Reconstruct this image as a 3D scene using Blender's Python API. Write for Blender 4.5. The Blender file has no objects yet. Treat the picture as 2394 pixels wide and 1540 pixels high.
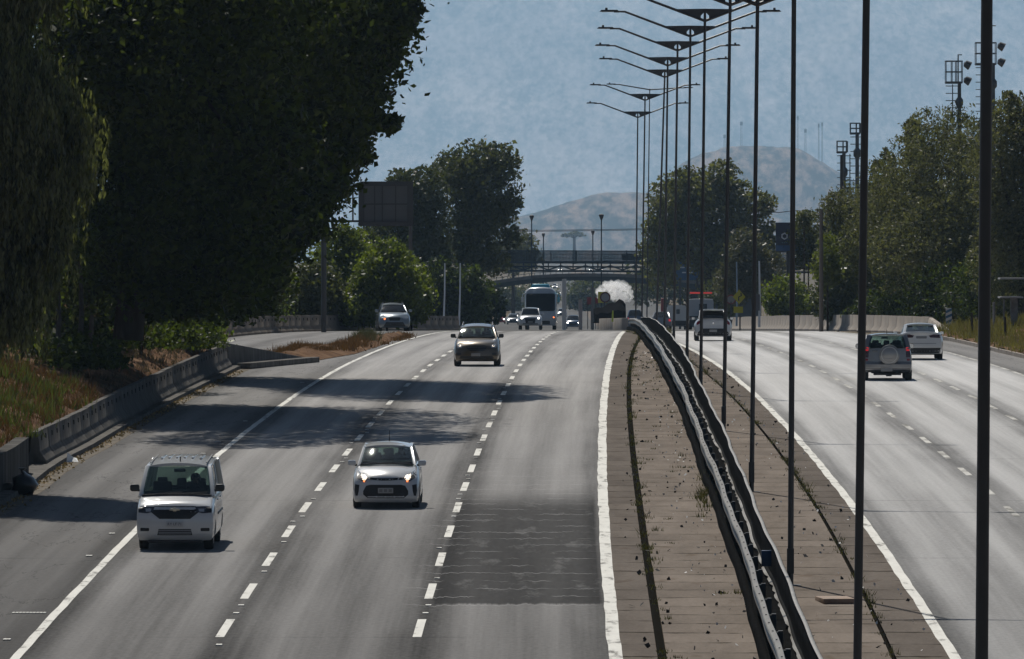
import bpy, bmesh, math, random
import numpy as np
from mathutils import Vector, Matrix
from mathutils.bvhtree import BVHTree

# ------------------------------------------------------------------ camera, sky, sun, exposure
SC = bpy.context.scene
COL = SC.collection
F = 17900.0            # focal length in pixels of a 2394 px wide frame
HOR = 600.0            # row of the eye level in that frame
cam_d = bpy.data.cameras.new("camera")
cam_d.sensor_width = 36.0
cam_d.lens = F / 2394.0 * 36.0
cam_d.shift_y = -(770.2 - HOR) / 2394.0
cam_d.clip_start = 1.0
cam_d.clip_end = 60000.0
cam = bpy.data.objects.new("camera", cam_d)
cam.rotation_euler = (math.radians(90), 0, 0)
COL.objects.link(cam)
SC.camera = cam

SUN = Vector((-0.19, 0.72, 1.0)).normalized()      # towards the sun: ahead, high, a little to the left
world = bpy.data.worlds.new("World")
SC.world = world
world.use_nodes = True
wn = world.node_tree
sky = wn.nodes.new("ShaderNodeTexSky")
sky.sky_type = 'NISHITA'
sky.sun_disc = False
sky.sun_elevation = math.asin(SUN.z)
sky.sun_rotation = math.atan2(SUN.x, SUN.y)
sky.air_density = .55
sky.dust_density = .4
wn.links.new(sky.outputs[0], wn.nodes["Background"].inputs[0])
wn.nodes["Background"].inputs[1].default_value = 0.05
sun_d = bpy.data.lights.new("sun", 'SUN')
sun_d.energy = 5.0
sun_d.angle = math.radians(0.5)
sun_d.color = (1.0, 0.95, 0.87)
sun = bpy.data.objects.new("sun", sun_d)
sun.rotation_euler = SUN.to_track_quat('Z', 'Y').to_euler()
sun.location = (0, 0, 400)
COL.objects.link(sun)
SC.view_settings.view_transform = 'Standard'
SC.view_settings.look = 'None'
SC.view_settings.exposure = 0.0
SC.view_settings.gamma = 1.0
SC.cycles.use_denoising = True
SC.cycles.max_bounces = 6
SC.cycles.transparent_max_bounces = 16
SC.cycles.volume_bounces = 2
SC.cycles.caustics_reflective = False
SC.cycles.caustics_refractive = False
SC.cycles.sample_clamp_indirect = 4.0

# ------------------------------------------------------------------ where things stand
_zd = np.array([60, 100, 137, 179, 220, 260, 298, 340, 373, 405, 431, 470, 520, 607, 700, 800, 1000, 1280, 1700, 2100, 2560, 3000, 3600, 4500, 9000, 40000.])
_zz = np.array([-8.8, -7.85, -6.87, -5.94, -5.25, -4.68, -4.30, -4.09, -4.02, -4.06, -4.2, -4.52, -4.98, -5.80, -6.68, -7.6, -9.2, -10.6, -10.7, -9.9, -8.5, -6.5, -4.6, -4.5, -8, -12.])
def zr(d):
    """height of the road under the eye at distance d"""
    return float(np.interp(d, _zd, _zz))
_fd = np.linspace(60, 640, 2400)
_fz = np.interp(_fd, _zd, _zz)
_fz = np.convolve(np.pad(_fz, 60, mode='edge'), np.ones(121) / 121, mode='valid')   # soft vertical curve
def zr(d):
    if d < 75 or d > 620: return float(np.interp(d, _zd, _zz))
    return float(np.interp(d, _fd, _fz))
def zrs(d): return np.array([zr(v) for v in np.atleast_1d(d)])
def dist(y, h=0.0):
    """distance of the road point (raised by h) seen in frame row y"""
    lo, hi = 62.0, 436.0
    for _ in range(50):
        m = 0.5 * (lo + hi)
        if HOR - F * (zr(m) + h) / m > y: lo = m
        else: hi = m
    return 0.5 * (lo + hi)
def P(px, y, d): return Vector(((px - 1197) * d / F, d, (HOR - y) * d / F))
def G(px, y, h=0.0):
    d = dist(y, h)
    return Vector(((px - 1197) * d / F, d, zr(d)))
def line(pts, deg=3, h=0.0, slope=None, dmax=431.):
    """smooth course x(d) through frame points lying on the road"""
    g = [G(a, b, h) for a, b in pts]
    ds = np.array([p.y for p in g]); xs = np.array([p.x for p in g])
    c = np.polyfit(ds, xs, deg)
    lo, hi = ds.min(), min(ds.max(), dmax)
    def f(d):
        dd = min(max(d, lo), hi)
        x = np.polyval(c, dd)
        if d > hi:
            s = np.polyval(np.polyder(c), hi) if slope is None else slope
            x += s * (d - hi)
        if d < lo: x += np.polyval(np.polyder(c), lo) * (d - lo)
        return float(x)
    return f
def poly(pts, h=0.0):
    g = [G(a, b, h) for a, b in pts]
    ds = [p.y for p in g]; xs = [p.x for p in g]
    o = np.argsort(ds); ds = np.array(ds)[o]; xs = np.array(xs)[o]
    return lambda d: float(np.interp(d, ds, xs))

# ------------------------------------------------------------------ tags and objects
def tag(o, label=None, cat=None, group=None, kind=None):
    if label: o['label'] = label
    if cat: o['category'] = cat
    if group: o['group'] = group
    if kind: o['kind'] = kind
    return o
def thing(name, label, cat, loc=(0, 0, 0), rot=(0, 0, 0), group=None):
    o = bpy.data.objects.new(name, None)
    COL.objects.link(o)
    o.empty_display_size = 0.3
    o.location = loc; o.rotation_euler = rot
    return tag(o, label, cat, group)
def link(name, me, mat=None, parent=None, smooth=None):
    o = bpy.data.objects.new(name, me)
    COL.objects.link(o)
    if mat is not None:
        me.materials.clear(); me.materials.append(mat)
    if smooth is not None:
        me.shade_smooth()
        if smooth < 180: me.set_sharp_from_angle(angle=math.radians(smooth))
    if parent is not None: o.parent = parent
    return o
def copy_tree(o, parent=None):
    c = o.copy(); COL.objects.link(c)
    if parent is not None: c.parent = parent
    for ch in list(o.children): copy_tree(ch, c)
    return c

class MB:
    """collects shapes that become one mesh"""
    def __init__(s): s.v = []; s.f = []; s.uv = None
    def add(s, vs, fs):
        n = len(s.v); s.v += [tuple(v) for v in vs]; s.f += [tuple(i + n for i in f) for f in fs]
    def box(s, c, size, rot=None, taper=1.0):
        x, y, z = (q / 2 for q in size)
        vs = []
        for sz in (-1, 1):
            t = taper if sz > 0 else 1.0
            for sx, sy in ((-1, -1), (1, -1), (1, 1), (-1, 1)): vs.append(Vector((sx * x * t, sy * y * t, sz * z)))
        if rot is not None: vs = [rot @ v for v in vs]
        vs = [v + Vector(c) for v in vs]
        s.add(vs, [(3, 2, 1, 0), (4, 5, 6, 7), (0, 1, 5, 4), (1, 2, 6, 5), (2, 3, 7, 6), (3, 0, 4, 7)])
    def beam(s, a, b, w, h, up=(0, 0, 1)):
        a = Vector(a); b = Vector(b); d = b - a; L = d.length
        if L < 1e-6: return
        y = d / L; u = Vector(up)
        if abs(u.dot(y)) > .98: u = Vector((0, 1, 0)) if abs(y.z) > .9 else Vector((1, 0, 0))
        x = y.cross(u).normalized(); z = x.cross(y)
        s.box((a + b) / 2, (w, L, h), Matrix((x, y, z)).transposed())
    def tube(s, pts, radii, n=8, caps=True):
        pts = [Vector(p) for p in pts]
        if not hasattr(radii, '__len__'): radii = [radii] * len(pts)
        vs = []; fs = []; x = None
        for i, p in enumerate(pts):
            t = (pts[min(i + 1, len(pts) - 1)] - pts[max(i - 1, 0)]).normalized()
            if x is None:
                x = t.orthogonal().normalized()
            else:
                x = (x - t * x.dot(t))
                x = x.normalized() if x.length > 1e-6 else t.orthogonal().normalized()
            yv = t.cross(x)
            for k in range(n):
                a = 2 * math.pi * k / n
                vs.append(p + (x * math.cos(a) + yv * math.sin(a)) * radii[i])
        for i in range(len(pts) - 1):
            for k in range(n):
                k2 = (k + 1) % n
                fs.append((i * n + k, i * n + k2, (i + 1) * n + k2, (i + 1) * n + k))
        if caps:
            fs.append(tuple(range(n - 1, -1, -1))); fs.append(tuple((len(pts) - 1) * n + k for k in range(n)))
        s.add(vs, fs)
    def lathe(s, prof, c=(0, 0, 0), axis='z', n=20):
        """prof: (radius, height)"""
        vs = []; fs = []
        for r, h in prof:
            for k in range(n):
                a = 2 * math.pi * k / n
                u, w = r * math.cos(a), r * math.sin(a)
                v = {'z': (u, w, h), 'x': (h, u, w), 'y': (u, h, w)}[axis]
                vs.append(Vector(v) + Vector(c))
        for i in range(len(prof) - 1):
            for k in range(n):
                k2 = (k + 1) % n
                fs.append((i * n + k, i * n + k2, (i + 1) * n + k2, (i + 1) * n + k))
        fs.append(tuple(range(n - 1, -1, -1))); fs.append(tuple((len(prof) - 1) * n + k for k in range(n)))
        s.add(vs, fs)
    def prism(s, outline, y0, y1):
        """outline in (x, z), extruded along y"""
        n = len(outline)
        vs = [Vector((a, y0, b)) for a, b in outline] + [Vector((a, y1, b)) for a, b in outline]
        fs = [tuple(range(n)), tuple(range(2 * n - 1, n - 1, -1))]
        fs += [((k + 1) % n, k, n + k, n + (k + 1) % n) for k in range(n)]
        s.add(vs, fs)
    def mesh(s, name, fix=True):
        me = bpy.data.meshes.new(name)
        me.from_pydata(s.v, [], s.f); me.update()
        if fix:
            bm = bmesh.new(); bm.from_mesh(me)
            bmesh.ops.recalc_face_normals(bm, faces=bm.faces); bm.to_mesh(me); bm.free()
        return me
    def build(s, name, mat, parent=None, smooth=None, bevel=0.0, fix=True):
        me = s.mesh(name, fix)
        if bevel:
            bm = bmesh.new(); bm.from_mesh(me)
            bmesh.ops.bevel(bm, geom=[e for e in bm.edges if len(e.link_faces) == 2 and e.calc_face_angle(0) > .6],
                            offset=bevel, segments=2, profile=.6, affect='EDGES', clamp_overlap=True)
            bm.to_mesh(me); bm.free()
            if smooth is None: smooth = 40
        return link(name, me, mat, parent, smooth)

def grid_mesh(name, V, uv=None, fixup=True):
    """V: rows x cols x 3 array -> quad sheet, optional uv rows x cols x 2"""
    R, C = V.shape[:2]
    idx = np.arange(R * C).reshape(R, C)
    f = np.stack([idx[:-1, :-1], idx[:-1, 1:], idx[1:, 1:], idx[1:, :-1]], -1).reshape(-1, 4)
    me = np_mesh(name, V.reshape(-1, 3), f)
    if uv is not None:
        l = me.uv_layers.new(name="UVMap")
        l.data.foreach_set("uv", uv.reshape(-1, 2)[f.reshape(-1)].astype(np.float32).ravel())
    return me
def np_mesh(name, v, f):
    me = bpy.data.meshes.new(name)
    n = f.shape[1]
    me.vertices.add(len(v)); me.vertices.foreach_set("co", np.ascontiguousarray(v, dtype=np.float32).ravel())
    me.loops.add(f.size); me.loops.foreach_set("vertex_index", np.ascontiguousarray(f, dtype=np.int32).ravel())
    me.polygons.add(len(f))
    me.polygons.foreach_set("loop_start", np.arange(0, f.size, n, dtype=np.int32))
    me.update(calc_edges=True); me.validate()
    return me
def strip(name, mat, ds, fl, fr, lift=0.0, cols=8, kind='structure', parent=None, zfun=None, u0=None):
    """sheet between two courses x(d); UV in metres: u from course u0 (or fl), v = distance"""
    V = np.zeros((len(ds), cols, 3)); U = np.zeros((len(ds), cols, 2))
    for i, d in enumerate(ds):
        a, b = fl(d), fr(d); r = (u0 or fl)(d); z = zr(d) + lift
        for j in range(cols):
            t = j / (cols - 1); x = a + (b - a) * t
            V[i, j] = (x, d, z + (zfun(d, t) if zfun else 0)); U[i, j] = (x - r, d)
    o = link(name, grid_mesh(name, V, U), mat, parent, smooth=180)
    if kind: o['kind'] = kind
    return o

# ------------------------------------------------------------------ materials
MATS = {}
def mat(name):
    m = bpy.data.materials.new(name); m.use_nodes = True
    nt = m.node_tree
    return m, nt, nt.nodes["Principled BSDF"]
def simple(name, col, rough=.6, metal=0., spec=.5, coat=0., emit=None, estr=0., vary=0., scale=4.):
    if name in MATS: return MATS[name]
    m, nt, b = mat(name)
    b.inputs['Base Color'].default_value = (*col, 1)
    b.inputs['Roughness'].default_value = rough
    b.inputs['Metallic'].default_value = metal
    b.inputs['Specular IOR Level'].default_value = spec
    b.inputs['Coat Weight'].default_value = coat
    b.inputs['Coat Roughness'].default_value = .04
    if emit:
        b.inputs['Emission Color'].default_value = (*emit, 1); b.inputs['Emission Strength'].default_value = estr
    if vary:
        tc = nt.nodes.new('ShaderNodeTexCoord'); n = nt.nodes.new('ShaderNodeTexNoise')
        n.inputs['Scale'].default_value = scale; n.inputs['Detail'].default_value = 6
        nt.links.new(tc.outputs['Object'], n.inputs['Vector'])
        r = nt.nodes.new('ShaderNodeValToRGB')
        r.color_ramp.elements[0].position = .3; r.color_ramp.elements[1].position = .7
        r.color_ramp.elements[0].color = (*[c * (1 - vary) for c in col], 1)
        r.color_ramp.elements[1].color = (*[min(1, c * (1 + vary)) for c in col], 1)
        nt.links.new(n.outputs['Fac'], r.inputs['Fac']); nt.links.new(r.outputs['Color'], b.inputs['Base Color'])
        rr = nt.nodes.new('ShaderNodeMapRange')
        rr.inputs['To Min'].default_value = max(0, rough - .1); rr.inputs['To Max'].default_value = min(1, rough + .1)
        nt.links.new(n.outputs['Fac'], rr.inputs['Value']); nt.links.new(rr.outputs['Result'], b.inputs['Roughness'])
    MATS[name] = m
    return m
class NT:
    """tiny node-graph helper"""
    def __init__(s, m): s.nt = m.node_tree; s.b = s.nt.nodes.get("Principled BSDF")
    def n(s, t, **kw):
        x = s.nt.nodes.new(t)
        for k, v in kw.items():
            if k in x.inputs: x.inputs[k].default_value = v
            else: setattr(x, k, v)
        return x
    def l(s, a, b): s.nt.links.new(a, b)
    def math(s, op, a, b=None, clamp=False):
        x = s.nt.nodes.new('ShaderNodeMath'); x.operation = op; x.use_clamp = clamp
        for i, q in enumerate((a, b)):
            if q is None: continue
            if isinstance(q, (int, float)): x.inputs[i].default_value = q
            else: s.l(q, x.inputs[i])
        return x.outputs[0]
    def vec(s, u=None, v=None, w=None):
        c = s.nt.nodes.new('ShaderNodeCombineXYZ')
        for i, q in enumerate((u, v, w)):
            if q is None: continue
            if isinstance(q, (int, float)): c.inputs[i].default_value = q
            else: s.l(q, c.inputs[i])
        return c.outputs[0]
    def noise(s, vec, scale=1., detail=5., rough=.55):
        x = s.n('ShaderNodeTexNoise'); x.inputs['Scale'].default_value = scale
        x.inputs['Detail'].default_value = detail; x.inputs['Roughness'].default_value = rough
        s.l(vec, x.inputs['Vector']); return x.outputs['Fac']
    def ramp(s, fac, stops):
        r = s.n('ShaderNodeValToRGB'); e = r.color_ramp.elements
        while len(e) < len(stops): e.new(.5)
        for q, (p, c) in zip(e, stops):
            q.position = p; q.color = (*c, 1) if len(c) == 3 else c
        s.l(fac, r.inputs['Fac']); return r.outputs['Color']
    def rng(s, v, a, b, c, d, smooth=False):
        x = s.n('ShaderNodeMapRange'); x.inputs[1].default_value = a; x.inputs[2].default_value = b
        x.inputs[3].default_value = c; x.inputs[4].default_value = d
        if smooth: x.interpolation_type = 'SMOOTHSTEP'
        s.l(v, x.inputs[0]); return x.outputs[0]
    def mix(s, fac, a, b, mode='MIX'):
        x = s.nt.nodes.new('ShaderNodeMix'); x.data_type = 'RGBA'; x.blend_type = mode
        for sock, q in ((x.inputs['Factor'], fac), (x.inputs[6], a), (x.inputs[7], b)):
            if isinstance(q, (int, float)): sock.default_value = q
            elif isinstance(q, tuple): sock.default_value = (*q, 1)
            else: s.l(q, sock)
        return x.outputs[2]

def asphalt(name, base, warm, lane_w, patch=None, contrast=.25, rough=.62, lanes=3, cracks=0.0, spec=.02, far_glare=(1., 1.)):
    """old road surface; UV u = metres across from the edge line, v = metres along"""
    m, nt, b = mat(name); k = NT(m)
    uv = k.n('ShaderNodeUVMap').outputs[0]
    sep = k.n('ShaderNodeSeparateXYZ'); k.l(uv, sep.inputs[0]); u, v = sep.outputs[0], sep.outputs[1]
    wob = k.math('MULTIPLY', k.math('SUBTRACT', k.noise(k.vec(k.math('MULTIPLY', u, .3), k.math('MULTIPLY', v, .05)), 1, 3), .5), .9)
    uu = k.math('ADD', u, wob)
    # wheel tracks: polished pale bands, dark seams between lanes
    ph = k.math('DIVIDE', uu, lane_w)
    band = k.math('COSINE', k.math('MULTIPLY', ph, 4 * math.pi))          # two per lane
    seam = k.math('COSINE', k.math('MULTIPLY', ph, 2 * math.pi))
    long_n = k.noise(k.vec(k.math('MULTIPLY', u, 1.9), k.math('MULTIPLY', v, .016)), 1, 6, .65)
    big = k.noise(k.vec(k.math('MULTIPLY', u, .22), k.math('MULTIPLY', v, .03)), 1, 3)
    fine = k.noise(k.vec(k.math('MULTIPLY', u, 9.), k.math('MULTIPLY', v, 5.)), 1, 6, .7)
    val = k.math('ADD', k.math('MULTIPLY', band, -.15), k.math('MULTIPLY', seam, -.15))
    val = k.math('ADD', val, k.math('MULTIPLY', k.math('SUBTRACT', long_n, .5), .95))
    val = k.math('ADD', val, k.math('MULTIPLY', k.math('SUBTRACT', big, .5), .45))
    val = k.math('ADD', val, k.math('MULTIPLY', k.math('SUBTRACT', fine, .5), .65))
    fac = k.math('MULTIPLY', k.math('ADD', 1.0, k.math('MULTIPLY', val, contrast * 2)), k.rng(v, 135., 290., far_glare[0], far_glare[1]))  # glare of the far road put into the base colour, paler with distance
    col = k.mix(1.0, (base * warm[0], base * warm[1], base * warm[2]), k.vec(fac, fac, fac), 'MULTIPLY')
    roughv = k.math('ADD', rough, k.math('MULTIPLY', val, -.16))
    pmask = None
    if patch:
        u0, u1, v0, v1, pv = patch
        v_true = v; v = k.math('ADD', v, k.math('MULTIPLY', k.math('SUBTRACT', k.noise(k.vec(k.math('MULTIPLY', u, 1.6)), 1, 6, .75), .5), 3.2))
        pm = k.math('MULTIPLY', k.rng(u, u0 - .05, u0 + .05, 0, 1), k.rng(u, u1 - .05, u1 + .05, 1, 0))
        pm = k.math('MULTIPLY', pm, k.math('MULTIPLY', k.rng(v, v0 - .25, v0 + .25, 0, 1), k.rng(v, v1 - 6, v1 + 6, 1, 0, True)))
        pmask = pm
        col = k.mix(k.math('MULTIPLY', pm, .92), col, (pv, pv * .97, pv * .95), 'MIX')
        g = k.noise(k.vec(k.math('MULTIPLY', u, 6.), k.math('MULTIPLY', v, .9)), 1, 6, .75)
        fac3 = k.rng(g, .3, .7, .72, 1.3)
        col = k.mix(k.math('MULTIPLY', pm, .8), col, k.mix(1.0, col, k.vec(fac3, fac3, fac3), 'MULTIPLY'))
        # worn pale islands
        isl = k.rng(k.noise(k.vec(k.math('MULTIPLY', u, 1.3), k.math('MULTIPLY', v, .22)), 1, 5, .7), .56, .66, 0, .55)
        col = k.mix(k.math('MULTIPLY', pm, isl), col, (.19, .185, .176))
        # pale sealed cracks, mostly across the lane, with hooked ends
        cu = k.math('ADD', v, k.math('MULTIPLY', k.math('SUBTRACT', k.noise(k.vec(k.math('MULTIPLY', u, .55), k.math('MULTIPLY', v, .12)), 1, 5, .65), .5), 1.3))
        saw = k.math('ABSOLUTE', k.math('SUBTRACT', k.math('FRACT', k.math('DIVIDE', cu, 2.4)), .5))
        brk = k.rng(k.noise(k.vec(k.math('MULTIPLY', u, .9), k.math('MULTIPLY', v, .35), 4.), 1, 3), .45, .56, 0, 1)
        crk = k.math('MULTIPLY', k.rng(saw, .47, .492, 0, 1), brk)
        pm2 = k.math('MULTIPLY', k.math('MULTIPLY', k.rng(u, u0 - .8, u0, 0, 1), k.rng(u, u1 - .3, u1, 1, 0)),
                     k.math('MULTIPLY', k.rng(v, v0 - 3, v0 + 1, 0, 1), k.rng(v, v1 - 8, v1 + 30, 1, 0)))
        col = k.mix(k.math('MULTIPLY', k.math('MULTIPLY', crk, pm2), .65), col, (.60, .585, .56))
    if patch: v = v_true
    # thin dark construction joints across
    jn = k.math('ABSOLUTE', k.math('SUBTRACT', k.math('FRACT', k.math('ADD', k.math('DIVIDE', v, 23.0), k.math('MULTIPLY', wob, .012))), .5))
    jm = k.math('MULTIPLY', k.rng(jn, .496, .4985, 0, 1), k.rng(k.noise(k.vec(k.math('MULTIPLY', u, .35), v), 1, 2), .45, .6, 0, .55))
    col = k.mix(jm, col, (.03, .03, .03))
    if cracks:
        cn = k.math('ABSOLUTE', k.math('SUBTRACT', k.noise(k.vec(k.math('MULTIPLY', u, .5), k.math('MULTIPLY', v, .09), 7.), 1, 6, .6), .5))
        col = k.mix(k.rng(cn, .0, .006, cracks, 0), col, (.03, .03, .03))
    # matt stone and binder with a thin share of gloss
    nt.nodes.remove(k.b)
    df = k.n('ShaderNodeBsdfDiffuse'); df.inputs['Roughness'].default_value = .6; k.l(col, df.inputs['Color'])
    gl = k.n('ShaderNodeBsdfGlossy'); k.l(roughv, gl.inputs['Roughness'])
    mx = k.n('ShaderNodeMixShader'); gsh = k.math('MULTIPLY', k.rng(fac, .4, 1.5, .35, 1.5), spec)
    if pmask is not None: gsh = k.math('MULTIPLY', gsh, k.rng(pmask, 0, 1, 1., .40))
    k.l(gsh, mx.inputs[0])
    k.l(df.outputs[0], mx.inputs[1]); k.l(gl.outputs[0], mx.inputs[2])
    k.l(mx.outputs[0], nt.nodes['Material Output'].inputs['Surface'])
    bp = k.n('ShaderNodeBump'); bp.inputs['Strength'].default_value = .15; bp.inputs['Distance'].default_value = .01
    k.l(fine, bp.inputs['Height']); k.l(bp.outputs[0], df.inputs['Normal'])
    return m
def slab(name, base, joint=2.4, jdark=.03):
    """weathered concrete slabs with broken cross joints"""
    m, nt, b = mat(name); k = NT(m)
    uv = k.n('ShaderNodeUVMap').outputs[0]
    sep = k.n('ShaderNodeSeparateXYZ'); k.l(uv, sep.inputs[0]); u, v = sep.outputs[0], sep.outputs[1]
    n1 = k.noise(k.vec(k.math('MULTIPLY', u, .8), k.math('MULTIPLY', v, .14)), 1, 7, .65)
    n2 = k.noise(k.vec(k.math('MULTIPLY', u, 12.), k.math('MULTIPLY', v, 3.)), 1, 5, .7)
    n3 = k.noise(k.vec(k.math('MULTIPLY', u, 2.2), k.math('MULTIPLY', v, .5), 3.), 1, 4, .6)
    f = k.math('ADD', k.math('ADD', k.rng(n1, .25, .75, .74, 1.18), k.math('MULTIPLY', k.math('SUBTRACT', n2, .5), .5)), k.math('MULTIPLY', k.math('SUBTRACT', n3, .5), .35))
    cell = k.math('FLOOR', k.math('DIVIDE', v, joint))
    wn_ = k.n('ShaderNodeTexWhiteNoise'); wn_.noise_dimensions = '1D'; k.l(cell, wn_.inputs['W'])
    f = k.math('MULTIPLY', f, k.rng(wn_.outputs['Value'], 0, 1, .9, 1.08))
    col = k.mix(1.0, base, k.vec(f, f, f), 'MULTIPLY')
    # brown stains
    st = k.rng(k.noise(k.vec(k.math('MULTIPLY', u, 1.5), k.math('MULTIPLY', v, .5), 9.), 1, 5, .6), .60, .74, 0, .55)
    col = k.mix(st, col, (base[0] * .5, base[1] * .40, base[2] * .32))
    vv = k.math('ADD', v, k.math('MULTIPLY', k.math('SUBTRACT', k.noise(k.vec(u, k.math('MULTIPLY', v, .3)), 1.5, 3), .5), .35))
    fr = k.math('ABSOLUTE', k.math('SUBTRACT', k.math('FRACT', k.math('DIVIDE', vv, joint)), .5))
    br = k.noise(k.vec(k.math('MULTIPLY', u, 1.4), v, 2.), 1, 4)
    wid = k.rng(br, .35, .75, .4995, .44)
    jm = k.math('MULTIPLY', k.math('GREATER_THAN', fr, wid), k.rng(br, .4, .55, .3, .92))
    col = k.mix(jm, col, (jdark, jdark * .9, jdark * .7))
    k.l(col, k.b.inputs['Base Color']); k.b.inputs['Roughness'].default_value = .9; k.b.inputs['Specular IOR Level'].default_value = 0.
    bp = k.n('ShaderNodeBump'); bp.inputs['Strength'].default_value = .3; bp.inputs['Distance'].default_value = .02
    k.l(n2, bp.inputs['Height']); k.l(bp.outputs[0], k.b.inputs['Normal'])
    return m
def noisy(name, stops, scale=1., detail=8., rough=.85, bump=.3, dist_=.05, stretch=(1, 1, 1), spec=0.):
    if name in MATS: return MATS[name]
    m, nt, b = mat(name); k = NT(m)
    tc = k.n('ShaderNodeTexCoord').outputs['Object']
    mp = k.n('ShaderNodeMapping'); mp.inputs['Scale'].default_value = stretch; k.l(tc, mp.inputs['Vector'])
    n = k.noise(mp.outputs[0], scale, detail, .62)
    k.l(k.ramp(n, stops), k.b.inputs['Base Color'])
    k.b.inputs['Roughness'].default_value = rough; k.b.inputs['Specular IOR Level'].default_value = spec
    if bump:
        n2 = k.noise(mp.outputs[0], scale * 6, 5, .6)
        bp = k.n('ShaderNodeBump'); bp.inputs['Strength'].default_value = bump; bp.inputs['Distance'].default_value = dist_
        k.l(n2, bp.inputs['Height']); k.l(bp.outputs[0], k.b.inputs['Normal'])
    MATS[name] = m
    return m
def leafmat(name, dark, light, trans=.35, rough=.5, scale=.25, spec=.3):
    if name in MATS: return MATS[name]
    m, nt, b = mat(name); k = NT(m)
    tc = k.n('ShaderNodeTexCoord').outputs['Object']
    n = k.noise(tc, scale, 3)
    at = k.n('ShaderNodeAttribute'); at.attribute_name = 'rnd'
    f = k.math('ADD', k.math('MULTIPLY', at.outputs['Fac'], .6), k.math('MULTIPLY', k.rng(n, .3, .7, 0, 1), .4))
    col = k.ramp(f, [(0.05, dark), (.95, light)])
    k.l(col, k.b.inputs['Base Color'])
    k.b.inputs['Roughness'].default_value = rough; k.b.inputs['Specular IOR Level'].default_value = spec
    tr = k.n('ShaderNodeBsdfTranslucent')
    k.l(k.mix(1., col, (1.15, 1.25, .55), 'MULTIPLY'), tr.inputs['Color'])
    mx = k.n('ShaderNodeMixShader'); mx.inputs[0].default_value = trans
    k.l(k.b.outputs[0], mx.inputs[1]); k.l(tr.outputs[0], mx.inputs[2])
    k.l(mx.outputs[0], nt.nodes['Material Output'].inputs['Surface'])
    MATS[name] = m
    return m
def glassmat(name, tint, refl=1.0):
    if name in MATS: return MATS[name]
    m, nt, b = mat(name); k = NT(m)
    nt.nodes.remove(b)
    t = k.n('ShaderNodeBsdfTransparent'); t.inputs['Color'].default_value = (*tint, 1)
    g = k.n('ShaderNodeBsdfGlossy'); g.inputs['Roughness'].default_value = .03
    fr = k.n('ShaderNodeFresnel'); bk = k.n('ShaderNodeNewGeometry').outputs['Backfacing']
    k.l(k.rng(bk, 0, 1, 1.5, 1 / 1.5), fr.inputs['IOR'])          # thin pane: same reflection from both sides
    mx = k.n('ShaderNodeMixShader'); k.l(fr.outputs[0], mx.inputs[0]); k.l(t.outputs[0], mx.inputs[1]); k.l(g.outputs[0], mx.inputs[2])
    k.l(mx.outputs[0], nt.nodes['Material Output'].inputs['Surface'])
    MATS[name] = m
    return m
# ------------------------------------------------------------------ courses of the road, read off the photograph
DEND = 436.0
x_edge_l = line([(55, 1510), (325, 1245), (490, 1080), (600, 985), (740, 890), (806, 858), (950, 795)], 3)
x_edge_m = line([(1438, 1540), (1426, 1400), (1413, 1213), (1411, 1100), (1410, 961), (1415, 875), (1434, 823), (1456, 777)], 3)
x_dash_1 = line([(505, 1500), (650, 1287), (708, 1190), (1000, 858), (1052, 822)], 2)
x_dash_2 = line([(975, 1500), (1038, 1287), (1063, 1190), (1214, 858), (1306, 775)], 2)
x_joint_l = line([(1482, 1071), (1497, 1187), (1524, 1330), (1549, 1528), (1502, 1213), (1480, 1005), (1471, 930), (1474, 870), (1492, 800)], 3)
x_joint_r = line([(1616, 848), (1686, 909), (1772, 991), (1837, 1078), (1915, 1208), (2090, 1540)], 3)
x_edge_r = line([(1586, 803), (1686, 860), (1807, 961), (1881, 1039), (1951, 1130), (1994, 1191), (2235, 1540)], 3)
LW_R = 3.62
x_dash_3 = lambda d: x_edge_r(d) + LW_R
x_dash_4 = lambda d: x_edge_r(d) + 2 * LW_R
x_edge_rr = lambda d: x_edge_r(d) + 3 * LW_R
_kerb = [(-190, 1290), (14, 1177), (72, 1141), (111, 1109), (154, 1081), (217, 1049), (298, 1000), (379, 955), (447, 920), (507, 890), (560, 863), (620, 851)]
x_kerb = poly(_kerb)
_fw = [(440, 362), (560, 392), (700, 428), (880, 462), (1010, 490), (1180, 530)]
x_farwall = lambda d: float(np.interp(d, [q[1] for q in _fw], [(q[0] - 1197) * q[1] / F for q in _fw]))
FW0 = 364.
x_rkerb = poly([(2215, 796), (2328, 822.7), (2394, 838), (2700, 905), (3600, 1120)])
def x_left(d):
    """left limit of the paved ground"""
    a = x_kerb(d)
    if d <= 300: return a
    t = min(1, (d - 300) / 30.)
    return a * (1 - t) + min(x_farwall(d), x_edge_l(d) - 1.2) * t
def far_c(d): return 3.2 + .0060 * (d - 607)
def blend(f, off, d):
    """beyond the crest every course settles beside the far centre line"""
    if d <= 431: return f(d)
    t = min(1., (d - 431) / 250.)
    e0 = f(431) + .011 * (d - 431) * (1 - .5 * t)
    return e0 * (1 - t) + (far_c(d) + off) * t
near = list(np.arange(92, 436.1, 2.0))
far = list(np.arange(436, 720, 8.)) + list(np.arange(720, 5200, 60.))
ALLD = near + far

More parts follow.
